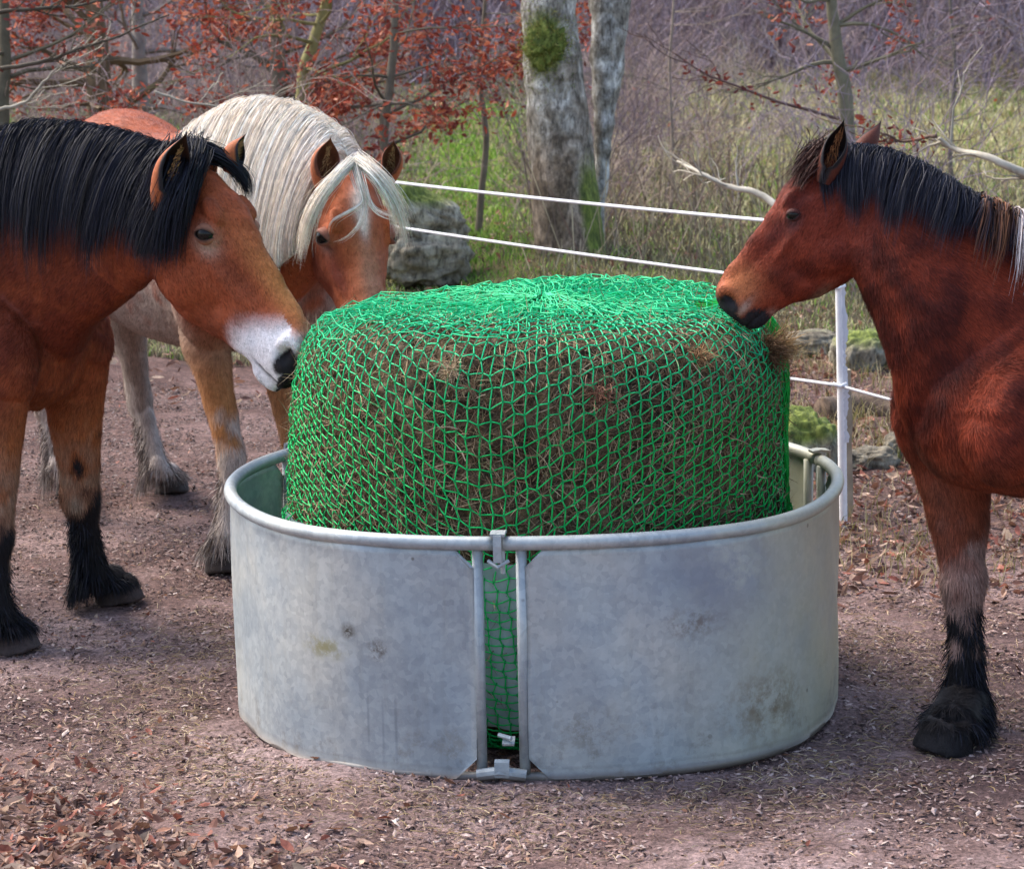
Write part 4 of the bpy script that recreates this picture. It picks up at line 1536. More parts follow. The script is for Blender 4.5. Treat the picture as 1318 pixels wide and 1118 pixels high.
class Neck:
    def __init__(s, rows):
        """rows: T(3) B(3) w"""
        s.rows = np.array([[*P(tx, ty, Y), *P(bx, by, Y), w] for (tx, ty, bx, by, Y, w) in rows])

    def ev(s, u):
        k = catmull(s.rows, 200)
        u = np.clip(u, 0, 1) * 199
        i = np.clip(np.floor(u).astype(int), 0, 198); f = (u - i)[..., None]
        r = k[i] * (1 - f) + k[i + 1] * f
        T, B, w = r[..., :3], r[..., 3:6], r[..., 6]
        tan = norm(k[np.minimum(i + 3, 199)][..., :3] + k[np.minimum(i + 3, 199)][..., 3:6] - k[np.maximum(i - 3, 0)][..., :3] - k[np.maximum(i - 3, 0)][..., 3:6])
        up = (T - B) / 2
        side = norm(np.cross(tan, up))
        side = side * np.where(side[..., 1:2] > 0, -1, 1)     # towards the camera side
        return (T + B) / 2, up, side, w

    def loft(s):
        n = 36
        u = np.linspace(0, 1, 40)
        c, up, side, w = s.ev(u)
        ph = np.linspace(0, 2 * np.pi, n, endpoint=False)
        v = np.sin(ph); cc = np.cos(ph)
        wv = np.where(v > 0, 1 - .45 * v ** 2, 1 - .15 * v ** 2)
        rings = c[:, None] + up[:, None] * v[None, :, None] + side[:, None] * (w[:, None] * (np.sign(cc) * np.abs(cc) ** .9 * wv)[None])[..., None]
        return loft(rings)

    def surf(s, u, ang, off):
        """ang measured from the crest (0) down the near side"""
        c, up, side, w = s.ev(u)
        H = np.linalg.norm(up, axis=-1)
        upn = up / H[..., None]
        v = np.cos(ang); cc = np.sin(ang)
        wv = w * (1 - .45 * np.clip(v, 0, 1) ** 2)
        return c + upn * ((H + off) * v)[..., None] + side * ((wv + off) * np.sign(cc) * np.abs(cc) ** .9)[..., None]


def remesh(parts, voxel, iters=6):
    mb = MB()
    for V, F in parts:
        mb.add2(V, F)
    me = mb.mesh('tmp', None, False, False)
    o = bpy.data.objects.new('tmp', me)
    COL.objects.link(o)
    m = o.modifiers.new('r', 'REMESH'); m.mode = 'VOXEL'; m.voxel_size = voxel; m.adaptivity = 0
    m = o.modifiers.new('s', 'SMOOTH'); m.factor = .5; m.iterations = iters
    dg = bpy.context.evaluated_depsgraph_get()
    ev = o.evaluated_get(dg)
    me2 = bpy.data.meshes.new_from_object(ev, depsgraph=dg)
    n = len(me2.vertices)
    V = np.empty(n * 3, np.float32); me2.vertices.foreach_get('co', V); V = V.reshape(-1, 3).astype(float)
    Nn = np.empty(n * 3, np.float32); me2.vertices.foreach_get('normal', Nn); Nn = Nn.reshape(-1, 3).astype(float)
    tot = np.empty(len(me2.polygons), np.int32); me2.polygons.foreach_get('loop_total', tot)
    li = np.empty(len(me2.loops), np.int32); me2.loops.foreach_get('vertex_index', li)
    assert (tot == 4).all()
    F = li.reshape(-1, 4)
    bpy.data.objects.remove(o); bpy.data.meshes.remove(me); bpy.data.meshes.remove(me2)
    return V, F, Nn


def ear_mesh(base, tip, opn, width, c_out, c_in, c_rim):
    base, tip, opn = np.array(base), np.array(tip), norm(opn)
    ax = tip - base; L = np.linalg.norm(ax); ax /= L
    opn = norm(opn - ax * np.dot(opn, ax)); side = np.cross(ax, opn)
    nt_, na = 22, 22
    V = []; C = []
    for layer in (0, 1):
        for i in range(nt_):
            t = i / (nt_ - 1)
            r = width * (np.sin(np.pi * (t * .80 + .17)) ** .8) * (1 if t < .5 else 1 - .55 * ((t - .5) / .5) ** 2) * (1 - .96 * t ** 7)
            A = R_(165) * (1 - t) ** .8 + R_(72)
            if t < .12: A = R_(178)
            A = min(A, R_(178)) if t < .25 else min(A, R_(125) * (1 - (t - .25)) + R_(35))
            cen = base + ax * L * (t * 1.06 - .06) - opn * .12 * L * math.sin(t * np.pi) * .5 + opn * .06 * L * t ** 2
            rr = r - (0.006 if layer else 0) * (1 - t)
            for k in range(na):
                a = -A + 2 * A * k / (na - 1)
                V.append(cen + rr * (-math.cos(a) * opn * .85 + math.sin(a) * side))
                e = abs(k / (na - 1) * 2 - 1)
                if layer == 0:
                    c = c_out * (1 - .0 * t)
                    if t > .8: c = c_out * (1 - (t - .8) * 5) + c_rim * (t - .8) * 5
                else:
                    c = c_in * (.5 + .9 * e)
                if e > .86: c = c_rim
                C.append(c)
    V = np.array(V); C = np.array(C)
    m = nt_ * na
    i = np.arange(nt_ - 1)[:, None] * na; j = np.arange(na - 1)[None]
    F = np.stack([i + j, i + j + 1, i + na + j + 1, i + na + j], -1).reshape(-1, 4)
    F = np.vstack([F, F[:, ::-1] + m])
    k0 = np.arange(nt_ - 1) * na
    for e in (0, na - 1):
        F = np.vstack([F, np.stack([k0 + e, k0 + na + e, k0 + na + e + m, k0 + e + m], -1)])
    return V, F, C, (base, ax, L, opn, side)


def lid_mesh(c, out, xdir, r, open_v, open_h, col, edge):
    out = norm(out); xd = norm(xdir - out * np.dot(xdir, out)); yd = np.cross(out, xd)
    nphi, nth = 40, 9
    V = []; C = []
    for j in range(nth):
        f = j / (nth - 1)
        for i in range(nphi):
            p = 2 * np.pi * i / nphi
            cs, sn = abs(math.cos(p)), math.sin(p)
            ov = open_v if sn > 0 else open_v * .7
            th0 = ((cs / open_h) ** 1.45 + (abs(sn) / ov) ** 1.45) ** (-1 / 1.45)
            th = R_(th0 + (112 - th0) * f)
            rr = r * (1.05 + .07 * math.sin(np.pi * min(f * 2.2, 1)) - .04 * f)
            if j == 0: rr = r * 1.0
            V.append(c + rr * (math.cos(th) * out + math.sin(th) * (math.cos(p) * xd + sn * yd)))
            k_ = min(f * 5, 1); C.append(edge * (1 - k_) + col * k_)
    V = np.array(V)
    i = np.arange(nphi); i2 = (i + 1) % nphi
    F = np.vstack([np.stack([j * nphi + i, j * nphi + i2, (j + 1) * nphi + i2, (j + 1) * nphi + i], -1) for j in range(nth - 1)])
    return V, F, np.array(C)


def locks(guides, n, width, pal, rad=(.02, .012), wave=.006, nlock=8, K=12, rs=None, lenvar=.4):
    """hair strands gathered into locks along guide curves [(points, share)]"""
    rs = rs or rng
    out = []; cols_ = []
    for g in guides:
        pts = np.array(g, float)
        G_ = catmull(pts, 40)
        m = n // len(guides)
        cen = rs.normal(0, 1, (nlock, 3))
        lk = rs.integers(0, nlock, m)
        tt = np.linspace(0, 1, K)
        ln = 1 - lenvar * rs.random(m)
        idx = tt[None] * ln[:, None] * 39
        i0 = np.clip(np.floor(idx).astype(int), 0, 38); f = (idx - i0)[..., None]
        base = G_[i0] * (1 - f) + G_[i0 + 1] * f
        jit = rs.normal(0, 1, (m, 3))
        R0, R1 = rad
        rr = (R0 + (R1 - R0) * tt)[None, :, None]
        lockpull = (tt ** .7)[None, :, None]
        offs = jit[:, None] * (1 - .5 * lockpull) * rr + cen[lk][:, None] * lockpull * rr * .9
        w = wave * np.sin(tt[None] * (5 + 4 * rs.random((nlock, 1))[lk]) + rs.uniform(0, 6, (nlock, 1))[lk])[..., None] * tt[None, :, None] * cen[lk][:, None]
        fly = (rs.normal(0, .016, (m, 1, 3)) * (rs.random((m, 1, 1)) < .16)) * (tt ** 1.5)[None, :, None]
        out.append(base + offs + w + fly)
        cl = pal[rs.integers(0, len(pal), nlock)][lk] * .5 + pal[rs.integers(0, len(pal), m)] * .5
        cols_.append(cl * rs.uniform(.75, 1.2, (m, 1)))
    paths = np.vstack(out); c = np.vstack(cols_)
    V, F, C = ribbons(paths, rs.uniform(.6, 1.3, len(paths)) * width, col=c)
    return V, F, C


def drape(neck, n, u0, u1, length, width, pal, nlock, layers=.035, rise=.02, far=.12, rs=None, K=14, pal_low=None, back=0.0):
    rs = rs or rng
    lu = np.sort(rs.uniform(u0, u1, nlock)); ll = rs.uniform(.75, 1.1, nlock); lo = rs.uniform(0, 1, nlock); lph = rs.uniform(0, 6.28, nlock)
    u = rs.uniform(u0 - .01, u1 + .01, n)
    lk = np.clip(np.searchsorted(lu, u), 0, nlock - 1)
    lk = np.clip(lk + rs.integers(-1, 2, n), 0, nlock - 1)
    t = np.linspace(0, 1, K)
    Lm = length(u) * ll[lk] * (1 - .5 * rs.random(n) ** 1.3)
    layer = rs.random(n)
    uu = u[:, None] + (lu[lk] - u)[:, None] * (t[None] ** .8) * (.25 + .5 * rs.random((n, 1))) + rs.normal(0, .009, (n, 1)) * t[None] ** 1.3 + .0045 * np.sin(t[None] * 7 + lph[lk][:, None]) * t[None] + back * t[None] ** 1.5 * Lm[:, None]
    c, up, side, w = neck.ev(np.clip(u, 0, 1))
    H = np.linalg.norm(up, axis=-1)
    # arc length to angle
    s = t[None] * Lm[:, None]
    ang = s / (.5 * (H * .75 + w))[:, None]
    start = rs.normal(0, .10, n)
    sgn = np.where(rs.random(n) < far, -1, 1)
    ang = ang * sgn[:, None] + start[:, None]
    ang = np.clip(ang, -1.9, 2.3)
    off = .006 + (rise * np.sin(np.clip(t * 5, 0, np.pi / 2)) + layers * (layer * .55 + lo[lk] * .45)[:, None] * np.clip(t * 4, 0, 1)) 
    off = off * (1 - .45 * t[None] ** 2)
    pts = neck.surf(uu, ang, off)
    # beyond the widest point hair hangs straight down
    side_e = side[:, None]
    k = np.clip(np.abs(ang) - 1.35, 0, None)
    pts = pts + side_e * (k * .05)[..., None] * sgn[:, None, None]
    pts += rs.normal(0, .004, (n, 1, 3)) * t[None, :, None]
    fly = rs.random(n) < .06
    pts[fly] += rs.normal(0, .02, (fly.sum(), 1, 3)) * (t ** 1.3)[None, :, None]
    base = pal[rs.integers(0, len(pal), nlock)][lk] * .35 + pal[rs.integers(0, len(pal), n)] * .65
    base = base * rs.uniform(.75, 1.2, (n, 1))
    Cc = np.repeat(base[:, None], K, 1)
    if pal_low is not None:
        m = ((t[None] - .25) * 1.5).clip(0, 1) * (lo[lk] < .6)[:, None] * (layer < .75)[:, None]
        lowc = pal_low[rs.integers(0, len(pal_low), n)]
        Cc = Cc * (1 - m[..., None]) + lowc[:, None] * m[..., None]
    return ribbons(pts, rs.uniform(.6, 1.3, n) * width, col=Cc)


def build_horse(cfg):
    W, fwd = np.array(cfg['W']), norm(np.array([*cfg['fwd'], 0.]))
    gz = float(ground_h(W[0], W[1]))
    s = cfg['s']
    left = np.array([-fwd[1], fwd[0], 0])
    O, M_ = P(*cfg['poll']), P(*cfg['muz'])
    X = norm(M_ - O); L = np.linalg.norm(M_ - O)
    Yv = norm(np.cross([0, 0, 1], X))
    Z = np.cross(X, Yv)
    rl = R_(cfg.get('roll', 0))
    Yv, Z = Yv * math.cos(rl) + Z * math.sin(rl), Z * math.cos(rl) - Yv * math.sin(rl)
    kz = cfg['kz']; kw = cfg.get('kw', 1)
    fr = (O, L, X, Yv * kw, Z)
    def hp(x, y, z): return O + L * (x * X + y * kw * Yv + z * Z)
    neck = Neck(cfg['neck'])
    parts = [torso_loft(W, fwd, s, gz, cfg.get('tw', 1)), neck.loft(), head_loft(fr, kz)]
    AX = np.array([X, Yv, Z])
    for sg in (-1, 1):
        # masseter, brow, nostril wing, nasal bone edge, cheek crest
        parts.append(ellipsoid(hp(.34, sg * .085, -.30 * kz), AX, L * np.array([.165, .075, .155])))
        parts.append(ellipsoid(hp(.275, sg * .105, .0), AX, L * np.array([.07, .034, .034])))
        parts.append(ellipsoid(hp(.33, sg * .115, -.07), AX, L * np.array([.065, .034, .055])))
        parts.append(ellipsoid(hp(.925, sg * .070, -.10), AX, L * np.array([.055, .034, .065])))
        parts.append(limb([hp(.38, sg * .122, -.15), hp(.5, sg * .102, -.17), hp(.62, sg * .080, -.18)], L * np.array([.02, .028, .02]), L * np.array([.014, .022, .016]), Z, 10))
        parts.append(limb([hp(-.02, sg * .08, -.06), hp(.05, sg * .095, -.02)], L * np.array([.05, .05]), L * np.array([.05, .045]), Z, 10))
    parts.append(ellipsoid(hp(.905, 0, -.325 * kz ** .35), AX, L * np.array([.085, .058, .042])))
    up3 = np.array([0, 0, 1.])
    for sg, key in ((1, 'fl'), (-1, 'fr')):
        E, K, Fk, Hh = cfg[key]
        parts += fore_leg(E, K, Fk, Hh, norm(cfg.get(key + '_dir', fwd)), cfg['leg'])
        sh = np.array([W[0], W[1], gz]) + fwd * .30 * s + left * sg * .20 * s
        parts.append(limb([sh - fwd * .32 * s + up3 * 1.42 * s, sh + up3 * 1.12 * s + fwd * .02, E + up3 * .05], np.array([.08, .17, .17]) * s, np.array([.06, .13, .11]) * s, fwd))
        parts.append(ellipsoid(sh + up3 * 1.05 * s + fwd * .05, np.array([fwd, left, up3]), np.array([.15, .12, .16]) * s))
    for sg, key in ((1, 'hl'), (-1, 'hr')):
        if key in cfg:
            S, Hk, Fk, Hh = cfg[key]
        else:
            b = np.array([W[0], W[1], 0]) + left * sg * .2 * s
            S = b - fwd * 1.02 * s + up3 * (gz + .95 * s); Hk = b - fwd * 1.34 * s + up3 * (gz + .56 * s)
            Fk = b - fwd * 1.27 * s + up3 * (gz + .17 * s); Hh = b - fwd * 1.2 * s
            Hh[2] = ground_h(Hh[0], Hh[1])
        parts += hind_leg(S, Hk, Fk, Hh, fwd, cfg['leg'])
    V, F, Nn = remesh(parts, .0085, 7)
    # head-local coordinates
    rel = (V - O) / L
    hl = np.stack([rel @ X, rel @ Yv / kw, rel @ Z], -1)
    near_head = (hl[:, 0] > -.05) & (hl[:, 0] < 1.1) & (np.abs(hl[:, 1]) < .22) & (hl[:, 2] > -.65) & (hl[:, 2] < .15)

    def g(c, r):
        return np.exp(-(((hl - np.array(c)) / np.array(r)) ** 2).sum(1)) * near_head
    V0 = V.copy()
    for sg in (-1, 1):
        V += -Nn * (g((.945, sg * .095, -.125), (.028, .06, .042)) * .030 * L / .7)[:, None]     # nostril
        V += Nn * (g((.90, sg * .10, -.10), (.020, .05, .045)) * .006)[:, None]
        V += -Nn * (g((.18, sg * .14, -.04), (.05, .05, .04)) * .014)[:, None]      # temple hollow
        V += -Nn * (g((.55, sg * .12, -.30 * kz), (.05, .06, .09)) * .014)[:, None]
        V += -Nn * (g((.62, sg * .10, -.09), (.12, .05, .035)) * .011)[:, None]
    # mouth line
    ml = np.exp(-((hl[:, 2] + .262 * kz + (1 - hl[:, 0]) * .12) / .009) ** 2) * (1 / (1 + np.exp(-(hl[:, 0] - .84) * 80))) * near_head
    V += -Nn * (ml * .008)[:, None]
    # muscle and skin relief
    nz = vnoise(V, 5.5, cfg['seed'], 3)
    V += Nn * (nz * .008)[:, None]
    C = cfg['color'](V, hl, near_head, ml, g, dict(W=W, fwd=fwd, left=left, gz=gz, nz=nz))
    mb = MB()
    mb.add(V, F, C)
    ears = []
    for e in cfg['ears']:
        b = hp(*e['base']); tip = P(*e['tip'])
        EV, EF, EC, fr_e = ear_mesh(b, tip, e['open'], e['w'], cfg['ear_out'], cfg['ear_in'], cfg['ear_rim'])
        mb.add(EV, EF, EC)
        ears.append(fr_e)
    eyes = []
    er = cfg.get('er', .029) * L / .72
    for sg in (-1, 1):
        c = hp(.335, sg * .131, -.075)
        out = norm(sg * Yv + .30 * X + .20 * Z)
        LV, LF, LC = lid_mesh(c, out, X * .78 + Z * .62, er, cfg.get('open', 30), 64, cfg['lid'], np.array([.012, .01, .01]))
        mb.add(LV, LF, LC)
        eyes.append((c, er, out))
    root = empty('horse', (W[0], W[1], gz), cfg['label'], 'horse')
    put(obj('body', mb.mesh('body', M_COAT, True), root), root)
    for c, er, out in eyes:
        VV = c + ICO3[0] * er * .985
        put(obj('eye', mesh_from('eye', VV, ICO3[1], M_EYE, True), root), root)
    # short winter coat
    rs = np.random.default_rng(cfg['seed'])
    tri = np.vstack([F[:, :3], F[:, [0, 2, 3]]])
    a, b, c = V[tri[:, 0]], V[tri[:, 1]], V[tri[:, 2]]
    ar = np.linalg.norm(np.cross(b - a, c - a), axis=1)
    cen = (a + b + c) / 3
    pxx = 659 + cen[:, 0] / cen[:, 1] * FPX
    wgt = ar * np.where((pxx > -120) & (pxx < 1440), 1, .12) * np.where(Nn[tri[:, 0]][:, 1] > .5, .3, 1)
    cdf = np.cumsum(wgt); cdf /= cdf[-1]
    n = cfg['nfur']
    k = np.searchsorted(cdf, rs.random(n))
    r1, r2 = np.sqrt(rs.random(n)), rs.random(n)
    pos = (1 - r1)[:, None] * a[k] + (r1 * (1 - r2))[:, None] * b[k] + (r1 * r2)[:, None] * c[k]
    vi = tri[k, 0]
    nn = Nn[vi]; cc = C[vi]; hh = hl[vi]; nh = near_head[vi]
    flow = np.where(nh[:, None], X[None] * 1.0 - Z[None] * .25, -fwd[None] * .8 - up3[None] * .9)
    low = np.clip((.95 - (pos[:, 2] - gz)) / .3, 0, 1)[:, None]
    flow = np.where(nh[:, None], flow, flow * (1 - low) - up3[None] * low * 1.2)
    flow = norm(flow + rs.normal(0, .22, (n, 3)))
    flow = norm(flow - nn * (flow * nn).sum(1, keepdims=True))
    z = pos[:, 2] - gz
    ln = np.where(nh, .011, .021) * np.where(nh & (hh[:, 0] > .7), .55, 1)
    ln = ln * (1 + .8 * np.clip((.8 - z) / .3, 0, 1)) * cfg.get('furlen', 1) * rs.uniform(.6, 1.3, n)
    ln = np.where(nh & (g((.94, 0, -.2), (.08, .3, .2))[vi] > .6), ln * .4, ln)
    ln = np.where(z < .095 * cfg['leg'], ln * .08, ln)
    lift = .22 + .15 * rs.random(n)
    t = np.linspace(0, 1, 3)[None, :, None]
    pth = pos[:, None] + (flow[:, None] * t + nn[:, None] * lift[:, None, None] * t * (1 - .35 * t)) * ln[:, None, None]
    wd = norm(np.cross(flow, nn))[:, None]
    V2, F2, C2 = ribbons(pth, rs.uniform(.0012, .0024, n), wd, cc * rs.uniform(.5, 1.4, (n, 1)))
    put(obj('winter_coat', mesh_from('winter_coat', V2, F2, M_FUR, True, C2), root), root)
    # feathering on the lower legs
    mbf = MB()
    for key in ('fl', 'fr', 'hl', 'hr'):
        if key not in cfg: continue
        E, K, Fk, Hh = map(np.array, cfg[key])
        fd = norm(cfg.get(key + '_dir', fwd))
        m = cfg['feather']
        lat = np.array([-fd[1], fd[0], 0])
        an = rs.normal(np.pi, 1.25, m)
        u = rs.random(m) ** 1.6
        st = Fk * (1 - u)[:, None] + (Fk * .15 + K * .85) * u[:, None]
        lo_ = rs.random(m) < .35
        cor = Hh + up3 * .10 * cfg['leg'] - fd * .02
        w_ = rs.random(m)[:, None] * .6
        st = np.where(lo_[:, None], Fk * w_ + cor * (1 - w_), st); u = np.where(lo_, 0, u)
        an = np.where(lo_, rs.uniform(-np.pi, np.pi, m), an)
        st = st + (np.cos(an)[:, None] * fd + np.sin(an)[:, None] * lat) * (np.where(lo_, .082, .072 - .026 * np.clip(u * 4, 0, 1)) * cfg['leg'])[:, None]
        d = (np.cos(an)[:, None] * fd + np.sin(an)[:, None] * lat)
        Lf = rs.uniform(.06, .17, m) * (1 - .6 * u) * np.where(lo_, .6, 1) * np.where(np.cos(an) < -.2, 1.15, .6)
        tt = np.linspace(0, 1, 7)[None, :, None]
        pth = st[:, None] + d[:, None] * tt * (.055 * (1 - .6 * u))[:, None, None] * (1 - .35 * tt) * (.5 + rs.random((m, 1, 1))) - up3 * tt ** 1.1 * Lf[:, None, None]
        pth += rs.normal(0, .008, (m, 1, 3)) * tt
        pth[..., 2] = np.maximum(pth[..., 2], Hh[2] + .004 + .006 * rs.random((m, 1)))
        V2, F2, C2 = ribbons(pth, rs.uniform(.0016, .003, m), col=cfg['feather_col'][rs.integers(0, len(cfg['feather_col']), m)] * rs.uniform(.7, 1.3, (m, 1)))
        mbf.add(V2, F2, C2)
    put(obj('feathering', mbf.mesh('feathering', M_HAIR, True), root), root)
    # mane
    mbm = MB()
    for d in cfg['mane']:
        mbm.add(*drape(neck, rs=rs, **d))
    put(obj('mane', mbm.mesh('mane', M_HAIR, True), root), root)
    mbl = MB()
    for d in cfg['forelock']:
        gd = [[hp(*q) if not (isinstance(q[0], (int,)) and q[0] > 5) else P(*q) for q in gg] for gg in d['guides']]
        mbl.add(*locks(gd, d['n'], d['width'], d['pal'], d.get('rad', (.02, .012)), d.get('wave', .006), d.get('nlock', 8), rs=rs))
    put(obj('forelock', mbl.mesh('forelock', M_HAIR, True), root), root)
    # hair inside and around the ears
    for (b, ax, Le, opn, side) in ears:
        m = 260
        t0 = rs.uniform(.02, .75, m); sd = rs.uniform(-1, 1, m)
        st = b + ax * (t0 * Le)[:, None] + side * (sd * .028 * (1 - t0))[:, None] - opn * .004
        d = norm(ax * .8 + opn * .55 + side * (-sd * .25)[:, None] + rs.normal(0, .2, (m, 3)))
        tt = np.linspace(0, 1, 4)[None, :, None]
        pth = st[:, None] + d[:, None] * tt * (rs.uniform(.012, .04, m) * (1 - .4 * t0))[:, None, None]
        V2, F2, C2 = ribbons(pth, rs.uniform(.0012, .002, m), col=cfg['ear_hair'] * rs.uniform(.6, 1.3, (m, 1)))
        put(obj('ear_hair', mesh_from('ear_hair', V2, F2, M_FUR, True, C2), root), root)
    # tail
    tb_ = np.array([W[0], W[1], gz]) - fwd * 1.5 * s + up3 * 1.45 * s
    gt = [[tb_, tb_ - fwd * .12 - up3 * .1, tb_ - fwd * .16 - up3 * .5, tb_ - fwd * .1 - up3 * .95 * s]]
    V2, F2, C2 = locks(gt, 1500, .004, cfg['tail'], (.03, .06), .01, 12, rs=rs)
    put(obj('tail', mesh_from('tail', V2, F2, M_HAIR, True, C2), root), root)
    return root


def mixc(a, b, f):
    f = np.clip(f, 0, 1)[:, None]
    return a * (1 - f) + b * f


def sst(x, a, b):
    t = np.clip((x - a) / (b - a), 0, 1)
    return t * t * (3 - 2 * t)


BLACK = np.array([.012, .010, .011])

# --- horse 1: bay with white muzzle, left
c_bay = hexc('984a28'); c_bay_d = hexc('682c1a'); c_mealy = hexc('9c8672'); c_or = hexc('b26a3a')


def color1(V, hl, nh, ml, g, q):
    z = V[:, 2] - q['gz']
    C = np.repeat(c_bay[None], len(V), 0)
    C = mixc(C, c_bay_d, .45 + .35 * (~nh) + .8 * q['nz'])
    C = mixc(C, c_or, sst(z, 1.0, .7) * .6)
    C = mixc(C, c_bay_d * .75, (~nh) * sst(z, 1.25, 1.5) * .6)
    # inside of the legs mealy, lower legs black
    m = vnoise(V, 9, 3, 2)
    C = mixc(C, c_mealy, (~nh) * sst(z + .15 * m, .85, .6) * (.35 + m))
    C = mixc(C, BLACK * 1.3, (~nh) * sst(z + .28 * m + .1 * q['nz'], .56, .40))
    C = mixc(C, hexc('453a38'), (~nh) * sst(z, .085, .075) * .95)
    h = nh.astype(float)
    C = mixc(C, hexc('9e4e2e'), h * sst(hl[:, 0], .15, .4) * .8)
    C = mixc(C, hexc('b4733f'), h * (g((.75, 0, 0), (.2, .2, .06)) * .7 + g((.55, 0, 0), (.3, .1, .05)) * .4))
    C = mixc(C, hexc('5a2c1c'), h * (g((.55, -.12, -.10), (.12, .06, .04)) + g((.62, -.1, -.40), (.10, .1, .07))) * .6)
    C = mixc(C, hexc('b79c88'), h * (g((.36, -.14, -.10), (.06, .06, .05)) + g((.36, .14, -.10), (.06, .06, .05))) * .95)
    # white muzzle reaching higher in front of the mouth
    e = hl[:, 0] - .10 * np.sin(hl[:, 2] * 9 + 1) + .02 * m
    C = mixc(C, hexc('e6e0df'), h * sst(e + np.where(hl[:, 2] > -.05, -.10, 0) * sst(hl[:, 2], -.10, -.02), .72, .86))
    C = mixc(C, hexc('c8987e'), h * g((.93, 0, -.03), (.05, .05, .03)) * .6)
    # dark nostril and lip front
    dk = np.maximum(g((.962, -.085, -.16), (.045, .08, .085)), g((.962, .085, -.16), (.045, .08, .085)))
    dk = np.maximum(dk, sst(hl[:, 0], .972, .992) * (hl[:, 2] < -.10) * h * .98)
    C = mixc(C, BLACK * 1.5, h * sst(dk, .35, .65))
    C = mixc(C, BLACK, ml * .95)
    return C


f1 = norm(np.array([.87, -.5, 0]))
pal_black = np.array([hexc(x) for x in ('1c1b24', '101014', '2e2f3d', '0c0c10')])
H1 = dict(seed=41, W=(-2.05, 9.34), fwd=(.87, -.5), s=1.0, kz=1.05, kw=1.0, leg=.95,
          poll=(250, 205, 8.62), muz=(417, 441, 8.30), roll=0,
          neck=[(262, 222, 235, 330, 8.60, .09), (218, 204, 188, 362, 8.68, .105), (165, 186, 150, 395, 8.80, .13), (105, 174, 112, 425, 8.93, .155), (40, 172, 85, 470, 9.07, .19), (-30, 188, 50, 530, 9.22, .23)],
          fl=(P(92, 470, 9.34), P(104, 640, 9.42), P(121, 742, 9.47), G(150, 775)), fl_dir=(.92, -.38, 0),
          fr=(P(-12, 520, 8.98), P(-8, 690, 8.9), P(-4, 790, 8.86), G(16, 838)), fr_dir=(.9, -.45, 0),
          color=color1, ear_out=hexc('9a5430'), ear_in=hexc('3a2418'), ear_rim=BLACK * 1.5, ear_hair=hexc('b08a5c'), lid=hexc('8c5c46'), open=30, er=.034,
          ears=[dict(base=(.13, -.20, -.125), tip=(240, 166, 8.40), open=(.45, -1, -.15), w=.060), dict(base=(.10, .125, .03), tip=(315, 170, 8.66), open=(1, -.25, -.1), w=.046)],
          nfur=150000, feather=4600, feather_col=pal_black * .7,
          mane=[dict(n=27000, u0=.04, u1=1.0, length=lambda u: .26 + .16 * u + .03 * np.sin(u * 23), width=.0019, pal=pal_black, nlock=330, layers=.035, rise=.022, far=.12)],
          forelock=[dict(n=4200, width=.0026, pal=pal_black, rad=(.026, .024), nlock=22,
                         guides=[[(-.02, -.01, .03), (.06, -.10, .05), (.13, -.155, -.02), (.21, -.175, -.13), (.32, -.18, -.27)],
                                 [(-.03, -.05, .03), (.04, -.12, .02), (.12, -.18, -.08), (.2, -.20, -.2), (.30, -.20, -.33)],
                                 [(-.03, -.08, .0), (.0, -.15, -.06), (.06, -.19, -.16), (.12, -.20, -.28), (.2, -.19, -.38)]]),
                    dict(n=1300, width=.0026, pal=pal_black, rad=(.016, .008), nlock=10,
                         guides=[[(-.04, .0, .03), (.03, .05, .06), (.10, .10, .07), (.17, .14, .05), (.23, .16, .0)],
                                 [(-.04, .03, .02), (.02, .08, .05), (.10, .13, .05), (.2, .17, .0)]])],
          tail=pal_black,
          label='bay draft horse with black mane and white muzzle, nosing the net from the left')
build_horse(H1)

# --- horse 2: chestnut with pale mane
c_ch = hexc('9c4c2a')
f2 = norm(np.array([.47, -.88, 0]))


def color2(V, hl, nh, ml, g, q):
    z = V[:, 2] - q['gz']
    C = np.repeat(c_ch[None], len(V), 0)
    C = mixc(C, hexc('7c3f2c'), .4 + .8 * q['nz'])
    m = vnoise(V, 8, 5, 2)
    C = mixc(C, hexc('9a8c82'), (~nh) * sst(z + .15 * m, 1.25, 1.0) * .95 * sst(V[:, 1], 9.9, 10.2))
    C = mixc(C, hexc('b0763f'), (~nh) * sst(V[:, 1], 10.5, 10.2) * sst(z, 1.1, .7) * .8)
    C = mixc(C, hexc('b9aba2'), (~nh) * sst(z + .2 * m, .58, .40))
    C = mixc(C, hexc('2c2220'), (~nh) * sst(z, .13, .10) * .95)
    h = nh.astype(float)
    C = mixc(C, hexc('a65a34'), h * .6)
    C = mixc(C, hexc('7a3a2a'), h * (g((.55, -.12, -.12), (.12, .06, .05)) + g((.45, -.12, -.3), (.2, .06, .2)) * .6))
    C = mixc(C, hexc('bd8668'), h * g((.62, .0, .03), (.25, .05, .1)) * .8)
    C = mixc(C, hexc('e2d2c8'), h * (g((.22, .0, .06), (.09, .03, .1)) * 1.3 + g((.33, .0, .06), (.07, .018, .1))))
    C = mixc(C, hexc('8a7a78'), h * g((.36, -.14, -.10), (.05, .05, .045)) * .8)
    C = mixc(C, hexc('5a4844'), h * sst(hl[:, 0], .85, .97))
    C = mixc(C, BLACK, ml * .9)
    return C


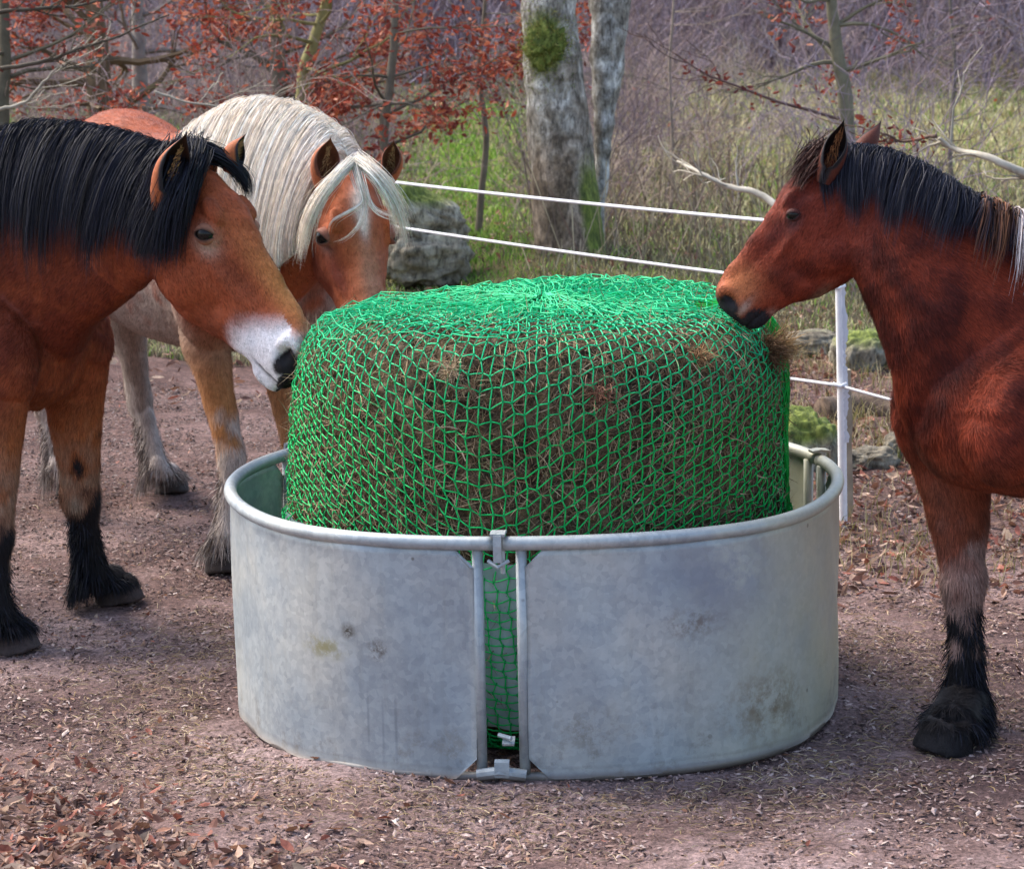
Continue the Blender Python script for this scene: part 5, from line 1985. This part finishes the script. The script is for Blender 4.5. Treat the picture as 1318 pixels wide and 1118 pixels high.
pal_bl = np.array([hexc(x) for x in ('fbf0e2', 'efe2d0', 'fff8ec', 'd8c6b2')])
pal_bl_low = np.array([hexc(x) for x in ('a08a78', '80665a', '5c463c', 'b8a290')])
H2 = dict(seed=42, W=(-1.20, 10.50), fwd=(.47, -.88), s=1.07, kz=1.0, kw=1.30, leg=.86,
          poll=(452, 218, 9.80), muz=(492, 452, 9.44),
          neck=[(450, 225, 432, 330, 9.82, .09), (432, 188, 402, 362, 9.92, .115), (396, 160, 372, 398, 10.03, .14), (350, 146, 345, 425, 10.17, .17), (308, 152, 315, 440, 10.32, .21), (268, 174, 292, 450, 10.48, .25)],
          fr=(P(262, 425, 10.2), P(299, 585, 10.1), P(291, 690, 10.03), G(287, 735)), fl=(P(352, 430, 10.3), P(386, 590, 10.2), P(388, 690, 10.1), G(390, 722)),
          hr=(P(158, 385, 11.35), P(181, 520, 11.5), P(204, 602, 11.42), G(220, 634)), hr_dir=(.75, -.65, 0), hl=(P(88, 385, 11.05), P(60, 520, 11.2), P(78, 602, 11.15), G(92, 636)),
          color=color2, ear_out=hexc('a05a38'), ear_in=hexc('80503a'), ear_rim=hexc('5a3426'), ear_hair=hexc('b4946c'), lid=hexc('8a5a4a'), open=36, er=.036,
          ears=[dict(base=(.10, -.135, .05), tip=(425, 174, 9.60), open=(.35, -1, -.1), w=.056), dict(base=(.08, .135, .05), tip=(508, 178, 9.68), open=(-.25, -1, -.1), w=.043)],
          nfur=110000, feather=2200, feather_col=np.array([hexc('8a7c74'), hexc('4a403c'), hexc('b0a49c')]),
          mane=[dict(n=28000, u0=.09, u1=1.0, length=lambda u: .46 + .08 * np.sin(u * 3), width=.0020, pal=pal_bl, nlock=260, layers=.05, rise=.035, far=.15, pal_low=pal_bl_low)],
          forelock=[dict(n=800, width=.0022, pal=pal_bl, rad=(.010, .013), nlock=16, wave=.007,
                         guides=[[(445, 214, 9.62), (424, 236, 9.55), (402, 268, 9.55), (391, 300, 9.58), (386, 338, 9.62)],
                                 [(452, 208, 9.62), (432, 228, 9.53), (410, 258, 9.52), (396, 292, 9.55), (390, 322, 9.6)]]),
                    dict(n=900, width=.0022, pal=pal_bl, rad=(.011, .016), nlock=16, wave=.003,
                         guides=[[(460, 206, 9.64), (482, 222, 9.56), (503, 248, 9.55), (516, 282, 9.6), (521, 318, 9.66)],
                                 [(470, 210, 9.64), (494, 236, 9.58), (510, 266, 9.6), (517, 300, 9.66)]]),
                    dict(n=100, width=.0024, pal=pal_bl, rad=(.010, .003), nlock=4, wave=.002,
                         guides=[[(456, 212, 9.62), (464, 240, 9.54), (471, 262, 9.52), (466, 285, 9.49), (448, 305, 9.49), (428, 312, 9.52)],
                                 [(456, 212, 9.62), (462, 238, 9.54), (466, 258, 9.52), (446, 272, 9.5), (426, 284, 9.5), (422, 302, 9.54)],
                                 [(460, 212, 9.62), (470, 245, 9.54), (480, 268, 9.52), (500, 278, 9.52), (512, 280, 9.56)]])],
          tail=pal_bl,
          label='chestnut horse with thick pale blond mane and forelock, behind the bay at the left')
build_horse(H2)

# --- horse 3: dark red bay youngster, right
c3 = hexc('82341f'); c3d = hexc('4a1a12')


def color3(V, hl, nh, ml, g, q):
    z = V[:, 2] - q['gz']
    m = vnoise(V, 8, 6, 2)
    C = np.repeat(c3[None], len(V), 0)
    C = mixc(C, c3d, .30 + 1.1 * q['nz'] + .35 * (~nh) * sst(V[:, 0], 1.5, 1.25))
    C = mixc(C, hexc('9a5a40'), (~nh) * sst(z, 1.0, .75) * .45)
    C = mixc(C, hexc('a08074'), (~nh) * sst(z + .15 * m, .66, .50))
    C = mixc(C, BLACK * 1.2, (~nh) * np.maximum(sst(z + .35 * m, .38, .26), sst(z, .27, .22)))
    h = nh.astype(float)
    C = mixc(C, hexc('6e2e22'), h * sst(hl[:, 0], .6, .1) * .6)
    C = mixc(C, hexc('b46c42'), h * g((.84, 0, -.12), (.12, .3, .12)) * .95)
    C = mixc(C, hexc('5a2a28'), h * (g((.5, .12, -.06), (.13, .07, .05))) * .8)
    C = mixc(C, hexc('a88a78'), h * (g((.92, .08, -.225), (.06, .1, .022)) * 1.0 + g((.84, .05, -.38), (.03, .12, .03)) * .6))
    C = mixc(C, hexc('b08a6a'), h * g((.62, 0, -.50), (.16, .06, .03)) * .8)
    C = mixc(C, hexc('6a5c60'), h * (g((.36, .14, -.10), (.05, .05, .04))) * .5)
    dk = np.maximum(g((.965, .085, -.15), (.055, .09, .085)), g((.965, -.085, -.15), (.055, .09, .085)))
    dk = np.maximum(dk, g((.935, 0, -.335), (.085, .3, .085)) * 1.4)
    dk = np.maximum(dk, sst(hl[:, 0], .965, .985) * h)
    C = mixc(C, BLACK * 1.6, h * sst(dk, .4, .7))
    C = mixc(C, BLACK, ml * .9)
    return C


f3 = norm(np.array([-.906, -.42, 0]))
pal_m3 = np.array([hexc(x) for x in ('22222c', '2c2c38', '16161c', '343440')])
H3 = dict(seed=43, tw=.86, W=(1.71, 7.85), fwd=(-.906, -.42), s=.93, kz=1.18, kw=1.12, leg=.93,
          poll=(1060, 205, 7.86), muz=(909, 373, 7.90),
          neck=[(1052, 215, 1088, 325, 7.87, .075), (1098, 204, 1114, 380, 7.83, .085), (1150, 212, 1131, 425, 7.79, .10), (1205, 238, 1144, 470, 7.76, .13), (1262, 274, 1156, 530, 7.76, .17), (1335, 312, 1190, 600, 7.8, .22)],
          fr=(P(1226, 590, 7.9), P(1240, 748, 7.82), P(1241, 893, 7.78), G(1218, 966)), fl=(P(1400, 580, 7.62), P(1412, 748, 7.55), P(1415, 900, 7.5), G(1400, 1000)),
          color=color3, ear_out=hexc('54281c'), ear_in=hexc('1c1210'), ear_rim=BLACK * 1.4, ear_hair=hexc('8a6040'), lid=hexc('4a2420'), open=30,
          ears=[dict(base=(.07, .13, -.07), tip=(1088, 152, 7.74), open=(-.35, -1, .1), w=.040), dict(base=(-.06, -.16, -.13), tip=(1139, 154, 8.02), open=(-.9, .5, 0), w=.036)],
          nfur=150000, feather=4000, feather_col=pal_black * .7, furlen=1.1,
          mane=[dict(n=17000, u0=.08, u1=.88, length=lambda u: .105 + .08 * np.sin(np.clip(u, 0, 1) * 3) + .02 * np.sin(u * 31), width=.0019, pal=pal_m3, nlock=260, layers=.028, rise=.022, far=.3),
                dict(n=1100, u0=.78, u1=1.0, length=lambda u: .20 + 0 * u, width=.0036, pal=np.array([hexc('5a3a2c'), hexc('2a2428'), hexc('8a5a3a'), hexc('3a3038')]), nlock=10, layers=.04, rise=.03, far=.2),
                dict(n=420, u0=.88, u1=.96, length=lambda u: .24 + 0 * u, width=.0036, pal=np.array([hexc('d8ccc8'), hexc('b8a8a4')]), nlock=3, layers=.05, rise=.04, far=0)],
          forelock=[dict(n=1100, width=.0024, pal=np.array([hexc('2a1a1a'), hexc('4a2a20'), hexc('1c1416')]), rad=(.026, .014), nlock=10, wave=.003,
                         guides=[[(-.03, 0, .02), (.03, .01, .055), (.10, .03, .07), (.20, .06, .075)], [(-.02, .04, .02), (.04, .06, .045), (.12, .09, .05), (.22, .11, .035)]])],
          tail=pal_black,
          label='dark red bay young horse with short black mane, nosing the net from the right')
build_horse(H3)
